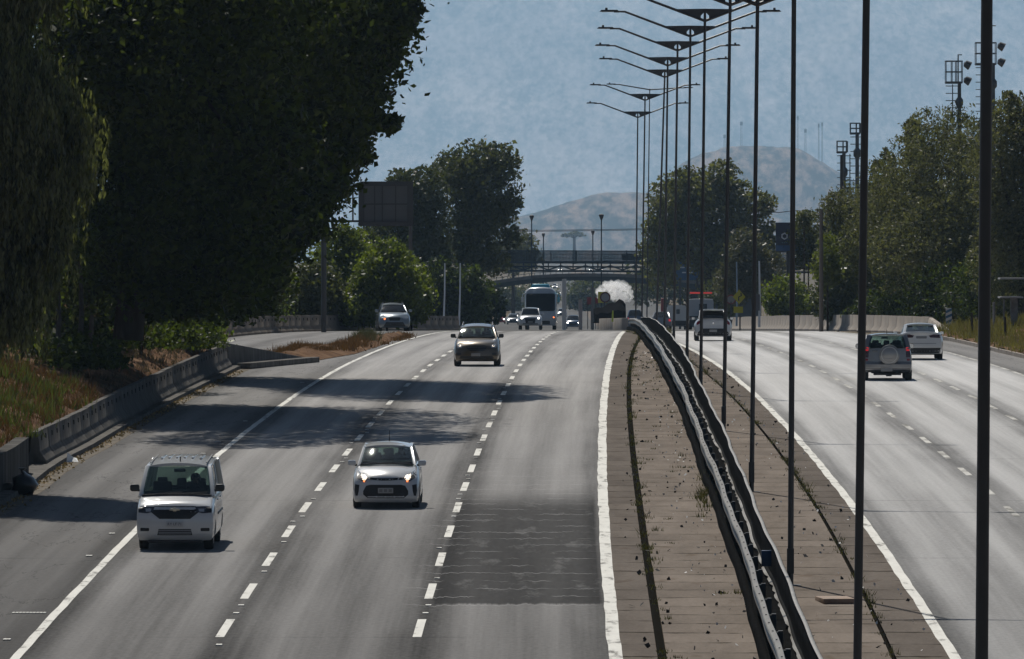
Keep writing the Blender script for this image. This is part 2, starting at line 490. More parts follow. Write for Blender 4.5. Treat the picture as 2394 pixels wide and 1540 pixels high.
M_asph_l = asphalt("old_asphalt", .132, (1.05, 1.0, .945), 3.5, patch=(7.05, 10.3, dist(1412), dist(1165), .040), contrast=.68, rough=.66, spec=.042, far_glare=(.95, 2.5))
M_asph_r = asphalt("pale_asphalt", .26, (1.03, 1.0, .955), 3.62, contrast=.62, rough=.64, spec=.075, far_glare=(.88, 1.8))
M_asph_s = asphalt("shoulder_asphalt", .125, (1.05, 1., .94), 3.0, contrast=.40, rough=.70, cracks=.6, spec=.028, far_glare=(.95, 1.9))
M_med = slab("median_concrete", (.178, .152, .130), joint=2.35)
M_med_s = slab("strip_concrete", (.135, .117, .102), joint=2.9)
M_paint = noisy("road_paint", [(.34, (.22, .215, .20)), (.44, (.60, .59, .55)), (.8, (.72, .71, .66))], scale=3.2, rough=.55, bump=.1, dist_=.004, stretch=(1, .25, 1))
M_paint_old = noisy("worn_road_paint", [(.38, (.22, .215, .20)), (.55, (.50, .49, .46)), (.8, (.60, .59, .55))], scale=2.2, rough=.6, bump=.1, dist_=.004, stretch=(1, .25, 1))
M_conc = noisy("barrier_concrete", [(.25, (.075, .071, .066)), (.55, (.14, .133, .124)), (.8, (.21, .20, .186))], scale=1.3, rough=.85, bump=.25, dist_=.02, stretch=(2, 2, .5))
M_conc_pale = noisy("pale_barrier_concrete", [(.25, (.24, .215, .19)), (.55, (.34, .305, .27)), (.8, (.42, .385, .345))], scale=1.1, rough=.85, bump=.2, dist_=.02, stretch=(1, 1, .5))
M_dirt = noisy("dry_dirt", [(.28, (.06, .036, .024)), (.5, (.125, .078, .050)), (.72, (.20, .135, .09))], scale=.9, rough=.95, bump=.6, dist_=.08)
M_shade_dirt = noisy("litter_soil", [(.28, (.045, .034, .026)), (.5, (.085, .064, .048)), (.72, (.14, .105, .08))], scale=.8, rough=.95, bump=.6, dist_=.1)
M_plain = noisy("far_plain", [(.3, (.09, .075, .055)), (.55, (.15, .125, .095)), (.75, (.075, .085, .05))], scale=.02, rough=.95, bump=0)
M_gap = simple("dark_joint", (.012, .011, .009), .95, spec=0.)

# ------------------------------------------------------------------ ground to the horizon
gd = [-60, 0, 40] + list(np.arange(60, 720, 10.)) + list(np.arange(720, 5200, 80.)) + list(np.arange(5200, 36000, 700.))
gx = np.array([-7000, -3000, -1200, -500, -200, -90, -45, -25, -12, 0, 12, 25, 45, 90, 200, 500, 1200, 3000, 7000.])
V = np.zeros((len(gd), len(gx), 3))
for i, d in enumerate(gd):
    V[i, :, 0] = gx; V[i, :, 1] = d; V[i, :, 2] = zr(max(d, 60)) - .25
link("ground", grid_mesh("ground", V), M_plain, None, 180)['kind'] = 'structure'

# left carriageway, shoulder and ramp
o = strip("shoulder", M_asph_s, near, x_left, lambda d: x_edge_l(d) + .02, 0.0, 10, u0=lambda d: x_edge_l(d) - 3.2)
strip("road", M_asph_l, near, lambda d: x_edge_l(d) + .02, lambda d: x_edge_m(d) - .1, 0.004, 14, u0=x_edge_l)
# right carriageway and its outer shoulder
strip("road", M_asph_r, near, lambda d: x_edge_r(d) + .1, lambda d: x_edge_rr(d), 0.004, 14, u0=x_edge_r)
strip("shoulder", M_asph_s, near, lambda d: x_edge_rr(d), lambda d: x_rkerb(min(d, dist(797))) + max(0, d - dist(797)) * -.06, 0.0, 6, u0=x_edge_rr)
# median: asphalt-like strips either side, slabs in the middle
strip("median", M_med_s, near, lambda d: x_edge_m(d) - .1, lambda d: x_joint_l(d) - .11, 0.004, 5, u0=x_edge_m)
strip("median", M_gap, near, lambda d: x_joint_l(d) - .11, lambda d: x_joint_l(d) + .05, -.05, 3)
strip("median", M_med, near, lambda d: x_joint_l(d) + .05, lambda d: x_joint_r(d) - .04, 0.03, 8, u0=x_joint_l)
strip("median", M_gap, near, lambda d: x_joint_r(d) - .04, lambda d: x_joint_r(d) + .06, -.05, 3)
strip("median", M_med_s, near, lambda d: x_joint_r(d) + .06, lambda d: x_edge_r(d) + .1, 0.004, 5, u0=x_joint_r)
# beyond the crest
M_far_road = noisy("far_asphalt", [(.3, (.10, .098, .095)), (.7, (.15, .148, .144))], scale=.05, rough=.55, bump=0, stretch=(4, .3, 1))
strip("road", M_far_road, far, lambda d: blend(lambda q: x_left(min(q, 431)), -8.6, d), lambda d: blend(x_edge_m, 5.8, d), 0.0, 6)
strip("road", M_far_road, far, lambda d: blend(x_edge_r, 11.0, d), lambda d: blend(x_edge_rr, 22.5, d), 0.0, 6)
strip("median", M_med, far, lambda d: blend(x_edge_m, 5.8, d), lambda d: blend(x_edge_r, 11.0, d), 0.004, 3)

# painted lines
def ribbon(mb, f, w, ds, lift, jag=.012, rs=random.Random(5)):
    vs = []; fs = []
    for d in ds:
        a = f(d); j = rs.uniform(-jag, jag)
        vs += [(a - w / 2 + j, d, zr(d) + lift), (a + w / 2 + j * .7, d, zr(d) + lift)]
    for i in range(len(ds) - 1): fs.append((2 * i, 2 * i + 1, 2 * i + 3, 2 * i + 2))
    mb.add(vs, fs)
m = MB()
ribbon(m, x_edge_l, .17, near, .008)
ribbon(m, x_edge_m, .24, near, .010, .02)
ribbon(m, x_edge_r, .20, near, .010, .02)
DP = 10.15
rs = random.Random(3)
def dashes(mb, f, w, start, L=4.5, d1=432, stud=True):
    d = start
    while d > 100: d -= DP
    while d < d1:
        ds = np.linspace(d, d + L, 4)
        ribbon(mb, f, w, ds, .008, .004)
        if stud:
            for q in (.28, .66):
                x = f(d + L + q * (DP - L) - .3); y = d + L + q * (DP - L)
                if rs.random() < .6: mb.box((x + rs.uniform(-.12, .12), y, zr(y) + .012), (.11, .35, .018))
        d += DP
dashes(m, x_dash_1, .16, dist(1490))
dashes(m, x_dash_2, .16, dist(1490))
d = 105.
while d < 420:                                   # small pale studs beside the left edge line
    x = x_edge_l(d) - .45
    if rs.random() < .55: m.box((x, d, zr(d) + .011), (.13, .35, .014))
    d += 8.1
for k in range(10):                              # faint painted survey row on the shoulder
    p = G(32 + k * 8, 1433); m.box((p.x, p.y, p.z + .008), (.05, .3, .012))
o = m.build("lane_markings", M_paint); o['kind'] = 'structure'
m = MB()
dashes(m, x_dash_3, .16, dist(1208), stud=False)
dashes(m, x_dash_4, .16, dist(983), stud=False)
ribbon(m, x_edge_rr, .15, near, .008)
o = m.build("lane_markings", M_paint_old); o['kind'] = 'structure'

# ------------------------------------------------------------------ left kerb, bank and gore
kd = [d for d in np.arange(92, 300, 2.)]
BW = .55; BKO = .20                                           # walkway between kerb edge and barrier foot
strip("kerb", M_conc, kd, lambda d: x_kerb(d) - BW - .6, x_kerb, .13, 3)
V = np.array([[(x_kerb(d), d, zr(d) + .13), (x_kerb(d) + .01, d, zr(d) - .02)] for d in kd])
link("kerb", grid_mesh("kerb", V), M_conc)['kind'] = 'structure'
strip("gutter", noisy("gutter_concrete", [(.3, (.10, .088, .072)), (.7, (.20, .18, .155))], 2., rough=.9), kd, lambda d: x_kerb(d) + .012, lambda d: x_kerb(d) + .42, .006, 3)
def bank_h(d, u):
    """height of the left bank above the road, u metres behind the barrier"""
    t = min(1, max(0, (d - 286) / 34.)); t = t * t * (3 - 2 * t)
    base = .86 + 2.7 * min(1, u / 9.) ** .8 + .5 * min(1, max(0, u - 9) / 20.)
    base += .16 * math.sin(d * .23 + u * .7) * min(1, u / 2.) + .10 * math.sin(d * .71 - u * 1.3) * min(1, u / 1.)
    return base * (1 - t) - .06 * t
us = [0, .25, .6, 1., 1.6, 2.4, 3.4, 4.6, 6, 8, 10, 13, 17, 22, 30, 45, 70]
bd = list(np.arange(92, 330, 2.))
V = np.array([[((x_kerb(min(d, 296)) - BW - BKO - u - max(0, d - 296) * .10), d, zr(d) + bank_h(d, u)) for u in us] for d in bd])
link("bank", grid_mesh("bank", V), M_dirt, None, 180)['kind'] = 'structure'
# dirt gore between the road and the ramp
gore = [(575, 842), (640, 836), (700, 812), (800, 806), (868, 798), (905, 786), (965, 782), (930, 793), (880, 812), (830, 828), (760, 840), (712, 848), (640, 853)]
bm = bmesh.new()
vs = [bm.verts.new(G(a, b) + Vector((0, 0, .03))) for a, b in gore]
bmf = bm.faces.new(vs); bmesh.ops.triangulate(bm, faces=[bmf])
bmesh.ops.subdivide_edges(bm, edges=bm.edges, cuts=3, use_grid_fill=True)
rs = random.Random(8)
for v in bm.verts:
    if not v.is_boundary: v.co.z += rs.uniform(.05, .28)
    else: v.co.z = zr(v.co.y) + .02
me = bpy.data.meshes.new("gore"); bm.to_mesh(me); bm.free()
link("gore", me, M_dirt, None, 180)['kind'] = 'structure'
# right verge behind its kerb
vd = list(np.arange(92, 400, 3.))
V = np.array([[(x_rkerb(min(d, 386)) + .12 + u, d, zr(d) + .16 + .55 * min(1, u / 4.) + .8 * min(1, max(0, u - 4) / 20) + .08 * math.sin(d * .5 + u)) for u in (0, .4, 1, 2, 3.5, 6, 10, 18, 40, 90)] for d in vd])
link("verge", grid_mesh("verge", V), M_dirt, None, 180)['kind'] = 'structure'
m = MB()
for i in range(len(vd) - 1):
    a, b = vd[i], vd[i + 1] - .12
    m.beam((x_rkerb(min(a, 386)) + .06, a, zr(a) + .07), (x_rkerb(min(b, 386)) + .06, b, zr(b) + .07), .14, .18)
m.build("kerb", M_conc_pale)['kind'] = 'structure'

# ------------------------------------------------------------------ mountains
def fbm(x, y, seed, octs=6, f0=1.0, ridge=False):
    r = np.random.RandomState(seed); out = 0; a = 1.
    for o in range(octs):
        acc = 0
        for q in range(4):
            th = r.uniform(0, 2 * np.pi); ph = r.uniform(0, 6.28); ff = f0 * 2 ** o * r.uniform(.75, 1.3)
            acc = acc + np.sin(x * ff * np.cos(th) + y * ff * np.sin(th) + ph + 1.3 * np.sin(x * ff * .6 * np.sin(th) - y * ff * .5))
        acc = acc / 4
        if ridge: acc = 1 - 2 * np.abs(acc)
        out = out + a * acc; a *= .5
    return out
def hillmat(name, ground, shrub, s1, s2, stops=(.52, .56, .60)):
    m, nt, b = mat(name); k = NT(m)
    tc = k.n('ShaderNodeTexCoord').outputs['Object']
    mp = k.n('ShaderNodeMapping'); mp.inputs['Scale'].default_value = (1, .16, 1); k.l(tc, mp.inputs['Vector']); tc = mp.outputs[0]
    n1 = k.noise(tc, s1, 8, .68); n2 = k.noise(tc, s2, 4, .6)
    f = k.math('ADD', k.math('MULTIPLY', n1, .65), k.math('MULTIPLY', n2, .45))
    k.l(k.ramp(f, [(stops[0], shrub), (stops[1], tuple((a + c) / 2 for a, c in zip(shrub, ground))), (stops[2], ground)]), k.b.inputs['Base Color'])
    k.b.inputs['Roughness'].default_value = .95; k.b.inputs['Specular IOR Level'].default_value = .1
    return m
xs = np.linspace(-7800, 7800, 360); ys = np.linspace(26500, 34500, 200)
X, Y = np.meshgrid(xs, ys)
Z = (Y - 26500) * .27 - 22 + 330 * fbm((X + .35 * Y) / 1500, Y / 2600, 4, 7, 1., True) * np.clip((Y - 26500) / 3000, 0, 1)
Z = np.minimum(Z, 2000)
link("mountain", grid_mesh("mountain", np.stack([X, Y, Z], -1)), hillmat("mountain_slope", (.60, .52, .46), (.10, .115, .09), .036, .006, (.45, .56, .67)), None, 180)['kind'] = 'structure'
def hill(name, d0, prof, depth, seed, mt, amp):
    """prof: (px, row) of the crest seen at distance d0"""
    px = np.array([p[0] for p in prof]); rw = np.array([p[1] for p in prof])
    n = 260; pp = np.linspace(px[0], px[-1], n); cr = np.interp(pp, px, rw)
    cr = np.convolve(np.pad(cr, 6, mode='edge'), np.ones(13) / 13, mode='valid')
    xx = (pp - 1197) * d0 / F; top = (HOR - cr) * d0 / F
    rows = 60; tt = np.linspace(-1, 1, rows)
    V = np.zeros((rows, n, 3)); base = zr(d0) - 2
    for i, t in enumerate(tt):
        prof_ = (np.cos(t * math.pi / 2)) ** .8
        V[i, :, 0] = xx; V[i, :, 1] = d0 + t * depth
        h = base + (top - base) * prof_
        V[i, :, 2] = h + amp * fbm(xx / 60 + 9, V[i, :, 1] / 60, seed, 5) * (1 - prof_ ** 6)
        V[i, :, 2] += amp * .75 * fbm(xx / 13, V[i, :, 1] / 40, seed + 1, 4)
    o = link(name, grid_mesh(name, V), mt, None, 180); o['kind'] = 'structure'
    return o
HM = hillmat("hill_slope", (.25, .18, .14), (.02, .027, .02), .055, .02, (.50, .56, .63))
hill("hill", 11800, [(900, 560), (1150, 520), (1240, 503), (1280, 494), (1310, 478), (1350, 467), (1400, 452), (1440, 449), (1500, 446), (1560, 455), (1700, 480), (1900, 520), (2300, 560), (2700, 590)], 420, 21, HM, 3.4)
hill("hill", 12900, [(1300, 590), (1420, 530), (1500, 460), (1550, 420), (1590, 384), (1625, 362), (1665, 352), (1700, 344), (1745, 341), (1800, 342), (1845, 346), (1890, 356), (1925, 378), (1945, 396), (2000, 430), (2100, 470), (2300, 530), (2600, 590)], 520, 33, HM, 3.8)

# ------------------------------------------------------------------ barriers
def jersey(L, name="concrete_barrier"):
    """one precast block along +y, foot towards +x, with lifting holes"""
    m = MB()
    prof = [(-.30, 0), (.30, 0), (.30, .09), (.13, .33), (.085, .86), (-.085, .86), (-.13, .33), (-.30, .09)]
    n = len(prof); e = .02
    vs = [Vector((a, e, b)) for a, b in prof] + [Vector((a, L - e, b)) for a, b in prof]
    fs = [tuple(range(n)), tuple(range(2 * n - 1, n - 1, -1))] + [((k + 1) % n, k, n + k, n + (k + 1) % n) for k in range(n)]
    m.add(vs, fs)
    return m
def barrier_row(f, d0, d1, L, matl, label, group, holes=True, h=1.0, side=1, lift=0.12):
    seg = jersey(L)
    root = None
    d = d0; rs = random.Random(int(d0))
    while d < d1:
        a = Vector((f(d), d, zr(d) + lift)); b = Vector((f(d + L), d + L, zr(d + L) + lift))
        v = b - a
        if root is None:
            root = seg.build("concrete_barrier", matl, None, bevel=.015)
            tag(root, label, "barrier", group)
            o = root
            if holes:
                for q in (.28, .72):
                    hm = MB(); hm.box((side * .105, L * q, .66), (.045, .15, .13))
                    link("lifting_hole", hm.mesh("lifting_hole"), simple("hole_shadow", (.01, .01, .01), .9), o)
        else:
            o = copy_tree(root)
        o.location = a
        o.rotation_euler = (math.asin(max(-1, min(1, v.z / v.length))), rs.uniform(-.012, .012), -math.atan2(v.x, v.y))
        s = v.length / L
        o.scale = (h, s * .995, h + rs.uniform(-.015, .015))
        d += L * v.y / v.length if v.length else L
fb = lambda d: x_kerb(d) - BW
D_GAP = G(118, 1100).y
# plain retaining wall at the near end
rd = [d for d in np.arange(92, G(97, 1110).y, 2.)]
m = MB()
for i in range(len(rd) - 1):
    a, b = rd[i], rd[i + 1]
    m.beam((fb(a), a, zr(a) + .57), (fb(b), b, zr(b) + .57), .34, .92)
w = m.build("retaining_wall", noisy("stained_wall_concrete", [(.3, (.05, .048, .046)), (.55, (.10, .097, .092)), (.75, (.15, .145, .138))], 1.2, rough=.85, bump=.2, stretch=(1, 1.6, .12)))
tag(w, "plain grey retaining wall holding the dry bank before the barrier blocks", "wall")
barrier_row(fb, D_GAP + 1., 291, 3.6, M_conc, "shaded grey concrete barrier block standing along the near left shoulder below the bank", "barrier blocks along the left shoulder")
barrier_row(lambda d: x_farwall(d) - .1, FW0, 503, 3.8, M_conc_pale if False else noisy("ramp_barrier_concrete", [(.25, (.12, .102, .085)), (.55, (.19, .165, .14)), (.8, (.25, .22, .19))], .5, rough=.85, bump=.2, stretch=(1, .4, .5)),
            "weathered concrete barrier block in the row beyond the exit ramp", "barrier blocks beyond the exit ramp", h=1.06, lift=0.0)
# tapering wall end at the gore
a, b = G(556, 862), G(705, 846)
m = MB()
m.add([a + Vector((-.7, 0, 0)), a + Vector((-.35, 0, 0)), b + Vector((.15, 0, 0)), b + Vector((-.1, 0, 0)),
       a + Vector((-.7, 0, 1.)), a + Vector((-.4, 0, 1.)), b + Vector((.1, 0, .2)), b + Vector((-.1, 0, .2))],
      [(0, 1, 2, 3), (4, 5, 6, 7), (0, 1, 5, 4), (1, 2, 6, 5), (2, 3, 7, 6), (3, 0, 4, 7)])
m.beam(a + Vector((.25, -.6, .12)), b + Vector((.5, -.6, .10)), .5, .22)
tag(m.build("wall_end", M_conc, bevel=.03), "tapering concrete wall end sloping down to the dry grass gore", "wall")
# right far barrier with a sloping end
def x_rbar(d): return float(np.interp(d, [380, 390, 431, 480, 620], [22.4, 22.0, 19.5, 14.6, 13.5 + 4]))
def x_rbar(d): return float(np.interp(d, [376, 392, 431, 470, 640], [22.6, 21.9, 19.6, 17.2, 15.6]))
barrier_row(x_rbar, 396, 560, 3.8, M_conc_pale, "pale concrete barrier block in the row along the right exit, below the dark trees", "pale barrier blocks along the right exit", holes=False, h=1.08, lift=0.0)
m = MB()
p = Vector((x_rbar(385.), 385., zr(385.))); q = Vector((x_rbar(396.), 396., zr(396.)))
m.add([p + Vector((-.32, 0, 0)), p + Vector((.32, 0, 0)), q + Vector((.32, 0, 0)), q + Vector((-.32, 0, 0)),
       p + Vector((-.2, 0, .12)), p + Vector((.2, 0, .12)), q + Vector((.1, 0, .9)), q + Vector((-.1, 0, .9))],
      [(0, 1, 2, 3), (4, 5, 6, 7), (0, 1, 5, 4), (1, 2, 6, 5), (2, 3, 7, 6), (3, 0, 4, 7)])
tag(m.build("barrier_end", M_conc_pale, bevel=.03), "sloping pale end piece of the concrete barrier by the blue striped post", "barrier")
# ------------------------------------------------------------------ median guardrails
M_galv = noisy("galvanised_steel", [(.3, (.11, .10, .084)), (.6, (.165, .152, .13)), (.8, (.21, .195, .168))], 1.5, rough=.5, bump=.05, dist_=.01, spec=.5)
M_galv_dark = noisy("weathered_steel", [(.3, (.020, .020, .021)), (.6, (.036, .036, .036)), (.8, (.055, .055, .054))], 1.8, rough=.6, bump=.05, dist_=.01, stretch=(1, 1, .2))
M_pole = noisy("dark_pole_paint", [(.3, (.020, .018, .017)), (.7, (.034, .030, .028))], 2., rough=.42, bump=0, spec=.5)
M_dark = simple("dark_metal", (.03, .03, .032), .5, spec=.5)
RH = .78
_lr = [(1456, 744), (1503, 757.8), (1534, 791), (1567.8, 843), (1586.6, 883), (1611.6, 933), (1640.8, 1006), (1657.5, 1049.8), (1673.7, 1086), (1695, 1147), (1719.5, 1217), (1737.8, 1266), (1756, 1302.5), (1777.5, 1363.5), (1802, 1436.7), (1829, 1528)]
_rr = [(1460, 718), (1508, 724), (1545, 749.5), (1570, 785), (1601, 833), (1632.5, 889), (1645, 912), (1682.5, 991), (1697, 1012), (1718, 1068.6), (1747, 1150), (1763.8, 1180.5), (1802, 1266), (1829.4, 1339), (1860, 1406), (1884, 1476), (1914.8, 1537)]
xl_s = line([p for p in _lr if p[1] > 775], 3, h=RH, slope=.008)
xr_s = line([p for p in _rr if p[1] > 775], 3, h=RH, slope=.008)
def wob(d, s):
    return .018 * math.sin(d * .21 + s) + .022 * math.sin(d * .077 + 2 * s) + .012 * math.sin(d * .63 + s * 3)
M_refl = simple("blue_plastic", (.01, .05, .13), .4)
def guardrail(label, f, prof, matl, seed, d0, d1, post_step, post_mat, side):
    root = thing("guardrail", label, "guardrail", (f(d0), d0, zr(d0)))
    ds = np.arange(d0, d1, 1.0)
    V = np.zeros((len(ds), len(prof), 3))
    for i, d in enumerate(ds):
        for j, (a, h) in enumerate(prof):
            V[i, j] = (f(d) + wob(d, seed) + a, d, zr(d) + h + .5 * wob(d, seed + 5))
    V -= np.array(root.location)
    me = grid_mesh("rail_beam", V)
    bm = bmesh.new(); bm.from_mesh(me)
    bmesh.ops.solidify(bm, geom=bm.faces[:], thickness=.012); bm.to_mesh(me); bm.free()
    link("rail_beam", me, matl, root, 25)
    bm_ = MB(); bm_.box((0, 0, 0), (.03, .07, .012)); sm = MB(); b0 = None
    for q, d in enumerate(np.arange(d0 + 1, d1, 1.905) if side < 0 else []):          # bolt heads on the upper fold
        p = Vector((f(d) + wob(d, seed) - .03, d, zr(d) + .735 + .5 * wob(d, seed + 5))) - root.location
        if q >= 100: sm.box(p, (.03, .07, .012)); continue
        if b0 is None: b0 = bm_.build("bolt", M_dark, root); o = b0
        else: o = b0.copy(); COL.objects.link(o); o.parent = root
        o.location = p
    if sm.v: sm.build("bolt_row", M_dark, root)['kind'] = 'stuff'
    pm = MB(); pm.box((0, 0, .36), (.08, .14, .70)); pm.box((-.05 if side < 0 else 0, 0, .58), (.07, .12, .22))
    first = None
    for d in np.arange(d0 + 2, d1, post_step):
        if first is None:
            first = pm.build("post", post_mat, root); o = first
        else:
            o = first.copy(); COL.objects.link(o); o.parent = root
        o.location = Vector((f(d) + wob(d, seed) + (.12 if side < 0 else .05), d, zr(d))) - root.location
    return root
W_BEAM = [(0, .40), (-.05, .44), (-.055, .50), (-.01, .53), (-.005, .57), (-.07, .63), (-.085, .67), (-.07, .695), (.01, .745), (.02, .735)]
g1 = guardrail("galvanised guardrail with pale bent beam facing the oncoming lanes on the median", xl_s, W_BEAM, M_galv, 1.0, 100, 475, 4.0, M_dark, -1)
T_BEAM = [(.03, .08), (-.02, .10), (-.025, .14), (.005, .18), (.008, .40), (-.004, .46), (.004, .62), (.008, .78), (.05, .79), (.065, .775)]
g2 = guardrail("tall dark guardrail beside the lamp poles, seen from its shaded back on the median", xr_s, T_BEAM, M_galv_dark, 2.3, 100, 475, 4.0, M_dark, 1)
km = MB(); kp = [(-.30, 0), (-.05, 0), (-.05, .30), (-.24, .30)]
ds = np.arange(100, 475, 3.0)
V = np.array([[(xl_s(d) + wob(d, 1.0) + a, d, zr(d) + h) for a, h in ((-.17, 0), (-.16, .22), (-.05, .24), (-.05, 0))] for d in ds]) - np.array(g1.location)
link("base_kerb", grid_mesh("base_kerb", V), simple("kerb_and_shade_black", (.010, .010, .010), .9, spec=0., vary=.3), g1)
strip('median', simple('kerb_and_shade_black', (.010, .010, .010), .9, spec=0., vary=.3), [d for d in near if d >= 100], lambda d: xl_s(d) - .06, lambda d: xr_s(d) + .0, .036, 3)  # shade between the two rails, put in as a black ground strip
rs = random.Random(6); ds = np.arange(101, 440, .7)       # pale ragged lower flange showing under the dark back
V = np.array([[(xr_s(d) + wob(d, 2.3) + a, d, zr(d) + h) for a, h in ((-.03 - rs.choice((.0, .03, .05, .05)), .09), (-.025, .115))] for d in ds]) - np.array(g2.location)
link("lower_flange", grid_mesh("lower_flange", V), M_galv, g2)
# bright lip along the far top edge
ds = np.arange(100, 475, 1.0)
V = np.array([[(xr_s(d) + wob(d, 2.3) + a, d, zr(d) + h + .5 * wob(d, 7.3)) for a, h in ((-.02, .797), (.0, .806), (.03, .806), (.05, .797))] for d in ds]) - np.array(g2.location)
link("top_lip", grid_mesh("top_lip", V), M_galv, g2, 60)
p = G(1788, 1370); m = MB(); m.box((0, 0, .55), (.2, .06, .32))
o = m.build("blue_plate", M_refl, g2, bevel=.02); o.location = Vector((xr_s(p.y) - .12, p.y, p.z)) - g2.location

# ------------------------------------------------------------------ street lamps on the median
def street_lamp(label, d, joint, base_px, S=3.5, gusset=True, r=.060, thin=False):
    """joint: frame point of the arm joint; base_px: column of the foot"""
    z0 = zr(d); xb = (base_px - 1197) * d / F
    J = P(joint[0], joint[1], d)
    root = thing("street_lamp", label, "street lamp", (xb, d, z0 - .05), group="double armed street lamps along the median")
    L = J - root.location
    m = MB(); m.tube([(0, 0, 0), L * .35, L * .7, L, L + Vector((0, 0, .34 if gusset else .02))], [r, r * .95, r * .86, r * .78, r * .76], 12)
    m.box((0, 0, .05), (.42, .42, .06)); m.box((0, 0, .55), (r * 2.3, r * 2.3, .5))
    m.build("pole", M_pole, root, 40)
    up = .98 if gusset else .35
    for s in (-1, 1):
        am = MB()
        g0 = L + Vector((0, 0, .02 if gusset else -.05))
        rise = up if s < 0 else up * (1. if gusset else .25)
        tip = L + Vector((s * (S - .95), 0, rise)); end = L + Vector((s * S, 0, rise + .04))
        am.tube([g0, tip, L + Vector((s * (S - .55), 0, rise + .01))], [.05, .042, .032], 8)
        am.build("arm", M_pole, root, 60)
        hm = MB()
        c = L + Vector((s * (S - .35), 0, rise + .035))
        hm.box(c, (.78, .26, .075), taper=.8)
        hm.box(c + Vector((s * .12, 0, .075)), (.11, .11, .09), taper=.8)
        hm.box(c + Vector((-s * .28, 0, -.035)), (.22, .16, .07))
        lh = hm.build("lamp_head", M_pole, root, bevel=.012)
        lm = MB(); lm.box(c + Vector((s * .08, 0, -.043)), (.45, .2, .012))
        lm.build("lens", simple("lamp_lens", (.35, .36, .36), .25), lh)
    if gusset:
        gm = MB()
        gm.prism([(L.x - 1.12, L.z + .42), (L.x - .14, L.z + .05), (L.x - .14, L.z + .20), (L.x - .04, L.z + .3), (L.x + .04, L.z + .3), (L.x + .14, L.z + .20), (L.x + .14, L.z + .05), (L.x + 1.12, L.z + .42), (L.x, L.z + .44)], L.y - .02, L.y + .02)
        gm.prism([(L.x - .14, L.z + .05), (L.x, L.z - .03), (L.x + .14, L.z + .05)], L.y - .025, L.y + .025)
        gm.build("gusset_plate", M_pole, root)
    return root
LAMPS = [
    ("thickest lamp pole, nearest the camera at the right edge of the photo", 66, (2316, -1125), 2284),
    ("second thickest lamp pole, in front of the silver off road car", 103, (2033, -560), 1999),
    ("dark street lamp pole rising from the guardrail top at lower centre right", 152, (1857, -140), 1848),
    ("dark street lamp with broad gusset at the top edge, right of its twin", 188, (1771, 13), 1757),
    ("dark street lamp with broad gusset at the top edge, left of its twin", 226, (1707, 13), 1692),
    ("street lamp whose left arm just touches the top edge of the photo", 263, (1648, 50), 1638),
    ("street lamp with the highest complete left arm, its head clear below the top edge", 298, (1614, 86), 1606),
    ("street lamp with the fifth gusset up from the lowest lamp of the row", 336, (1584, 119), 1575),
    ("street lamp with the fourth gusset up from the lowest lamp of the row", 371, (1561, 154), 1553),
    ("street lamp with the third gusset up from the lowest lamp of the row", 410, (1554, 181), 1534),
    ("street lamp with its arms just under the lamp without gusset, next to last gusset", 487, (1508, 235), 1500),
    ("farthest gusseted street lamp, lowest pair of arms in the row", 526, (1491, 275), 1486),
]
for lb, d, j, bp in LAMPS: street_lamp(lb, d, j, bp)
street_lamp("thin street lamp with nearly level arms and no gusset, beyond the crest", 587, (1519, 208), 1512, S=3.3, gusset=False, r=.05)

# ------------------------------------------------------------------ variable sign seen from behind, left
M_panel = simple("grey_panel", (.055, .057, .062), .55, vary=.12, scale=1.)
M_frame = simple("panel_frame", (.022, .022, .025), .6)
d = 420.
root = thing("overhead_sign", "large dark traffic sign panel seen from behind above the green bushes", "sign", (P(757, 700, d).x, d, zr(d) - .3))
def rel(px, y, dd=d, r=None): return P(px, y, dd) - (r or root).location
m = MB(); m.tube([rel(757, 790), rel(757, 483)], .15, 12); m.build("post", M_dark, root, 50)
m = MB()
m.beam(rel(757, 517), rel(846, 517), .12, .12); m.beam(rel(757, 437), rel(846, 437), .12, .12)
m.beam(rel(825, 437), rel(825, 517), .09, .09); m.beam(rel(757, 437), rel(757, 500), .12, .12)
m.build("arm", M_dark, root)
m = MB(); m.box(rel(902, 476.5) + Vector((0, .12, 0)), (118 * d / F, .18, 92 * d / F)); m.build("panel", M_panel, root)
m = MB()
for y in (429.5, 523): m.beam(rel(842, y), rel(963, y), .34, 11 * d / F)
for x in (845, 959): m.beam(rel(x, 426), rel(x, 527), .32, 7 * d / F)
for x, w in ((876, 3), (894, 10), (925, 3)): m.beam(rel(x, 432), rel(x, 522), .06, w * d / F)
m.beam(rel(845, 477), rel(960, 477), .06, 3 * d / F)
m.build("panel_frame", M_frame, root)

# thin pale posts either side
M_white_post = simple("pale_post_paint", (.62, .64, .66), .5)
for lb, px, y0, y1, d, r_ in (("pale slender post left of its neighbour, beside the dark hedge on the left", 1037, 742, 615, 560, .055),
                              ("pale slender post right of its neighbour, next to the bridge pier on the left", 1073, 742, 615, 560, .055),
                              ("white slender post on the right with a dark box half way up", 1775, 745, 610, 470, .06),
                              ("bluish slender post on the right, beside the yellow curve sign", 1722, 742, 612, 480, .05)):
    g = "slender pale posts"
    m = MB(); a = P(px, y0 + 20, d); b = P(px + (3 if px < 1500 else 0), y1, d)
    m.tube([a, (a + b) / 2 + Vector((.03, 0, 0)), b], [r_ * 1.3, r_, r_ * .8], 8)
    o = m.build("post", M_white_post if px != 1722 else simple("bluish_post_paint", (.25, .32, .38), .5), None, 60)
    tag(o, lb, "post", g); o.name = "slender_post"
    if px == 1775:
        q = MB(); q.box(P(1768, 707, d) , (.45, .2, 1.0)); q.build("control_box", simple("box_grey", (.10, .10, .11), .6), o)

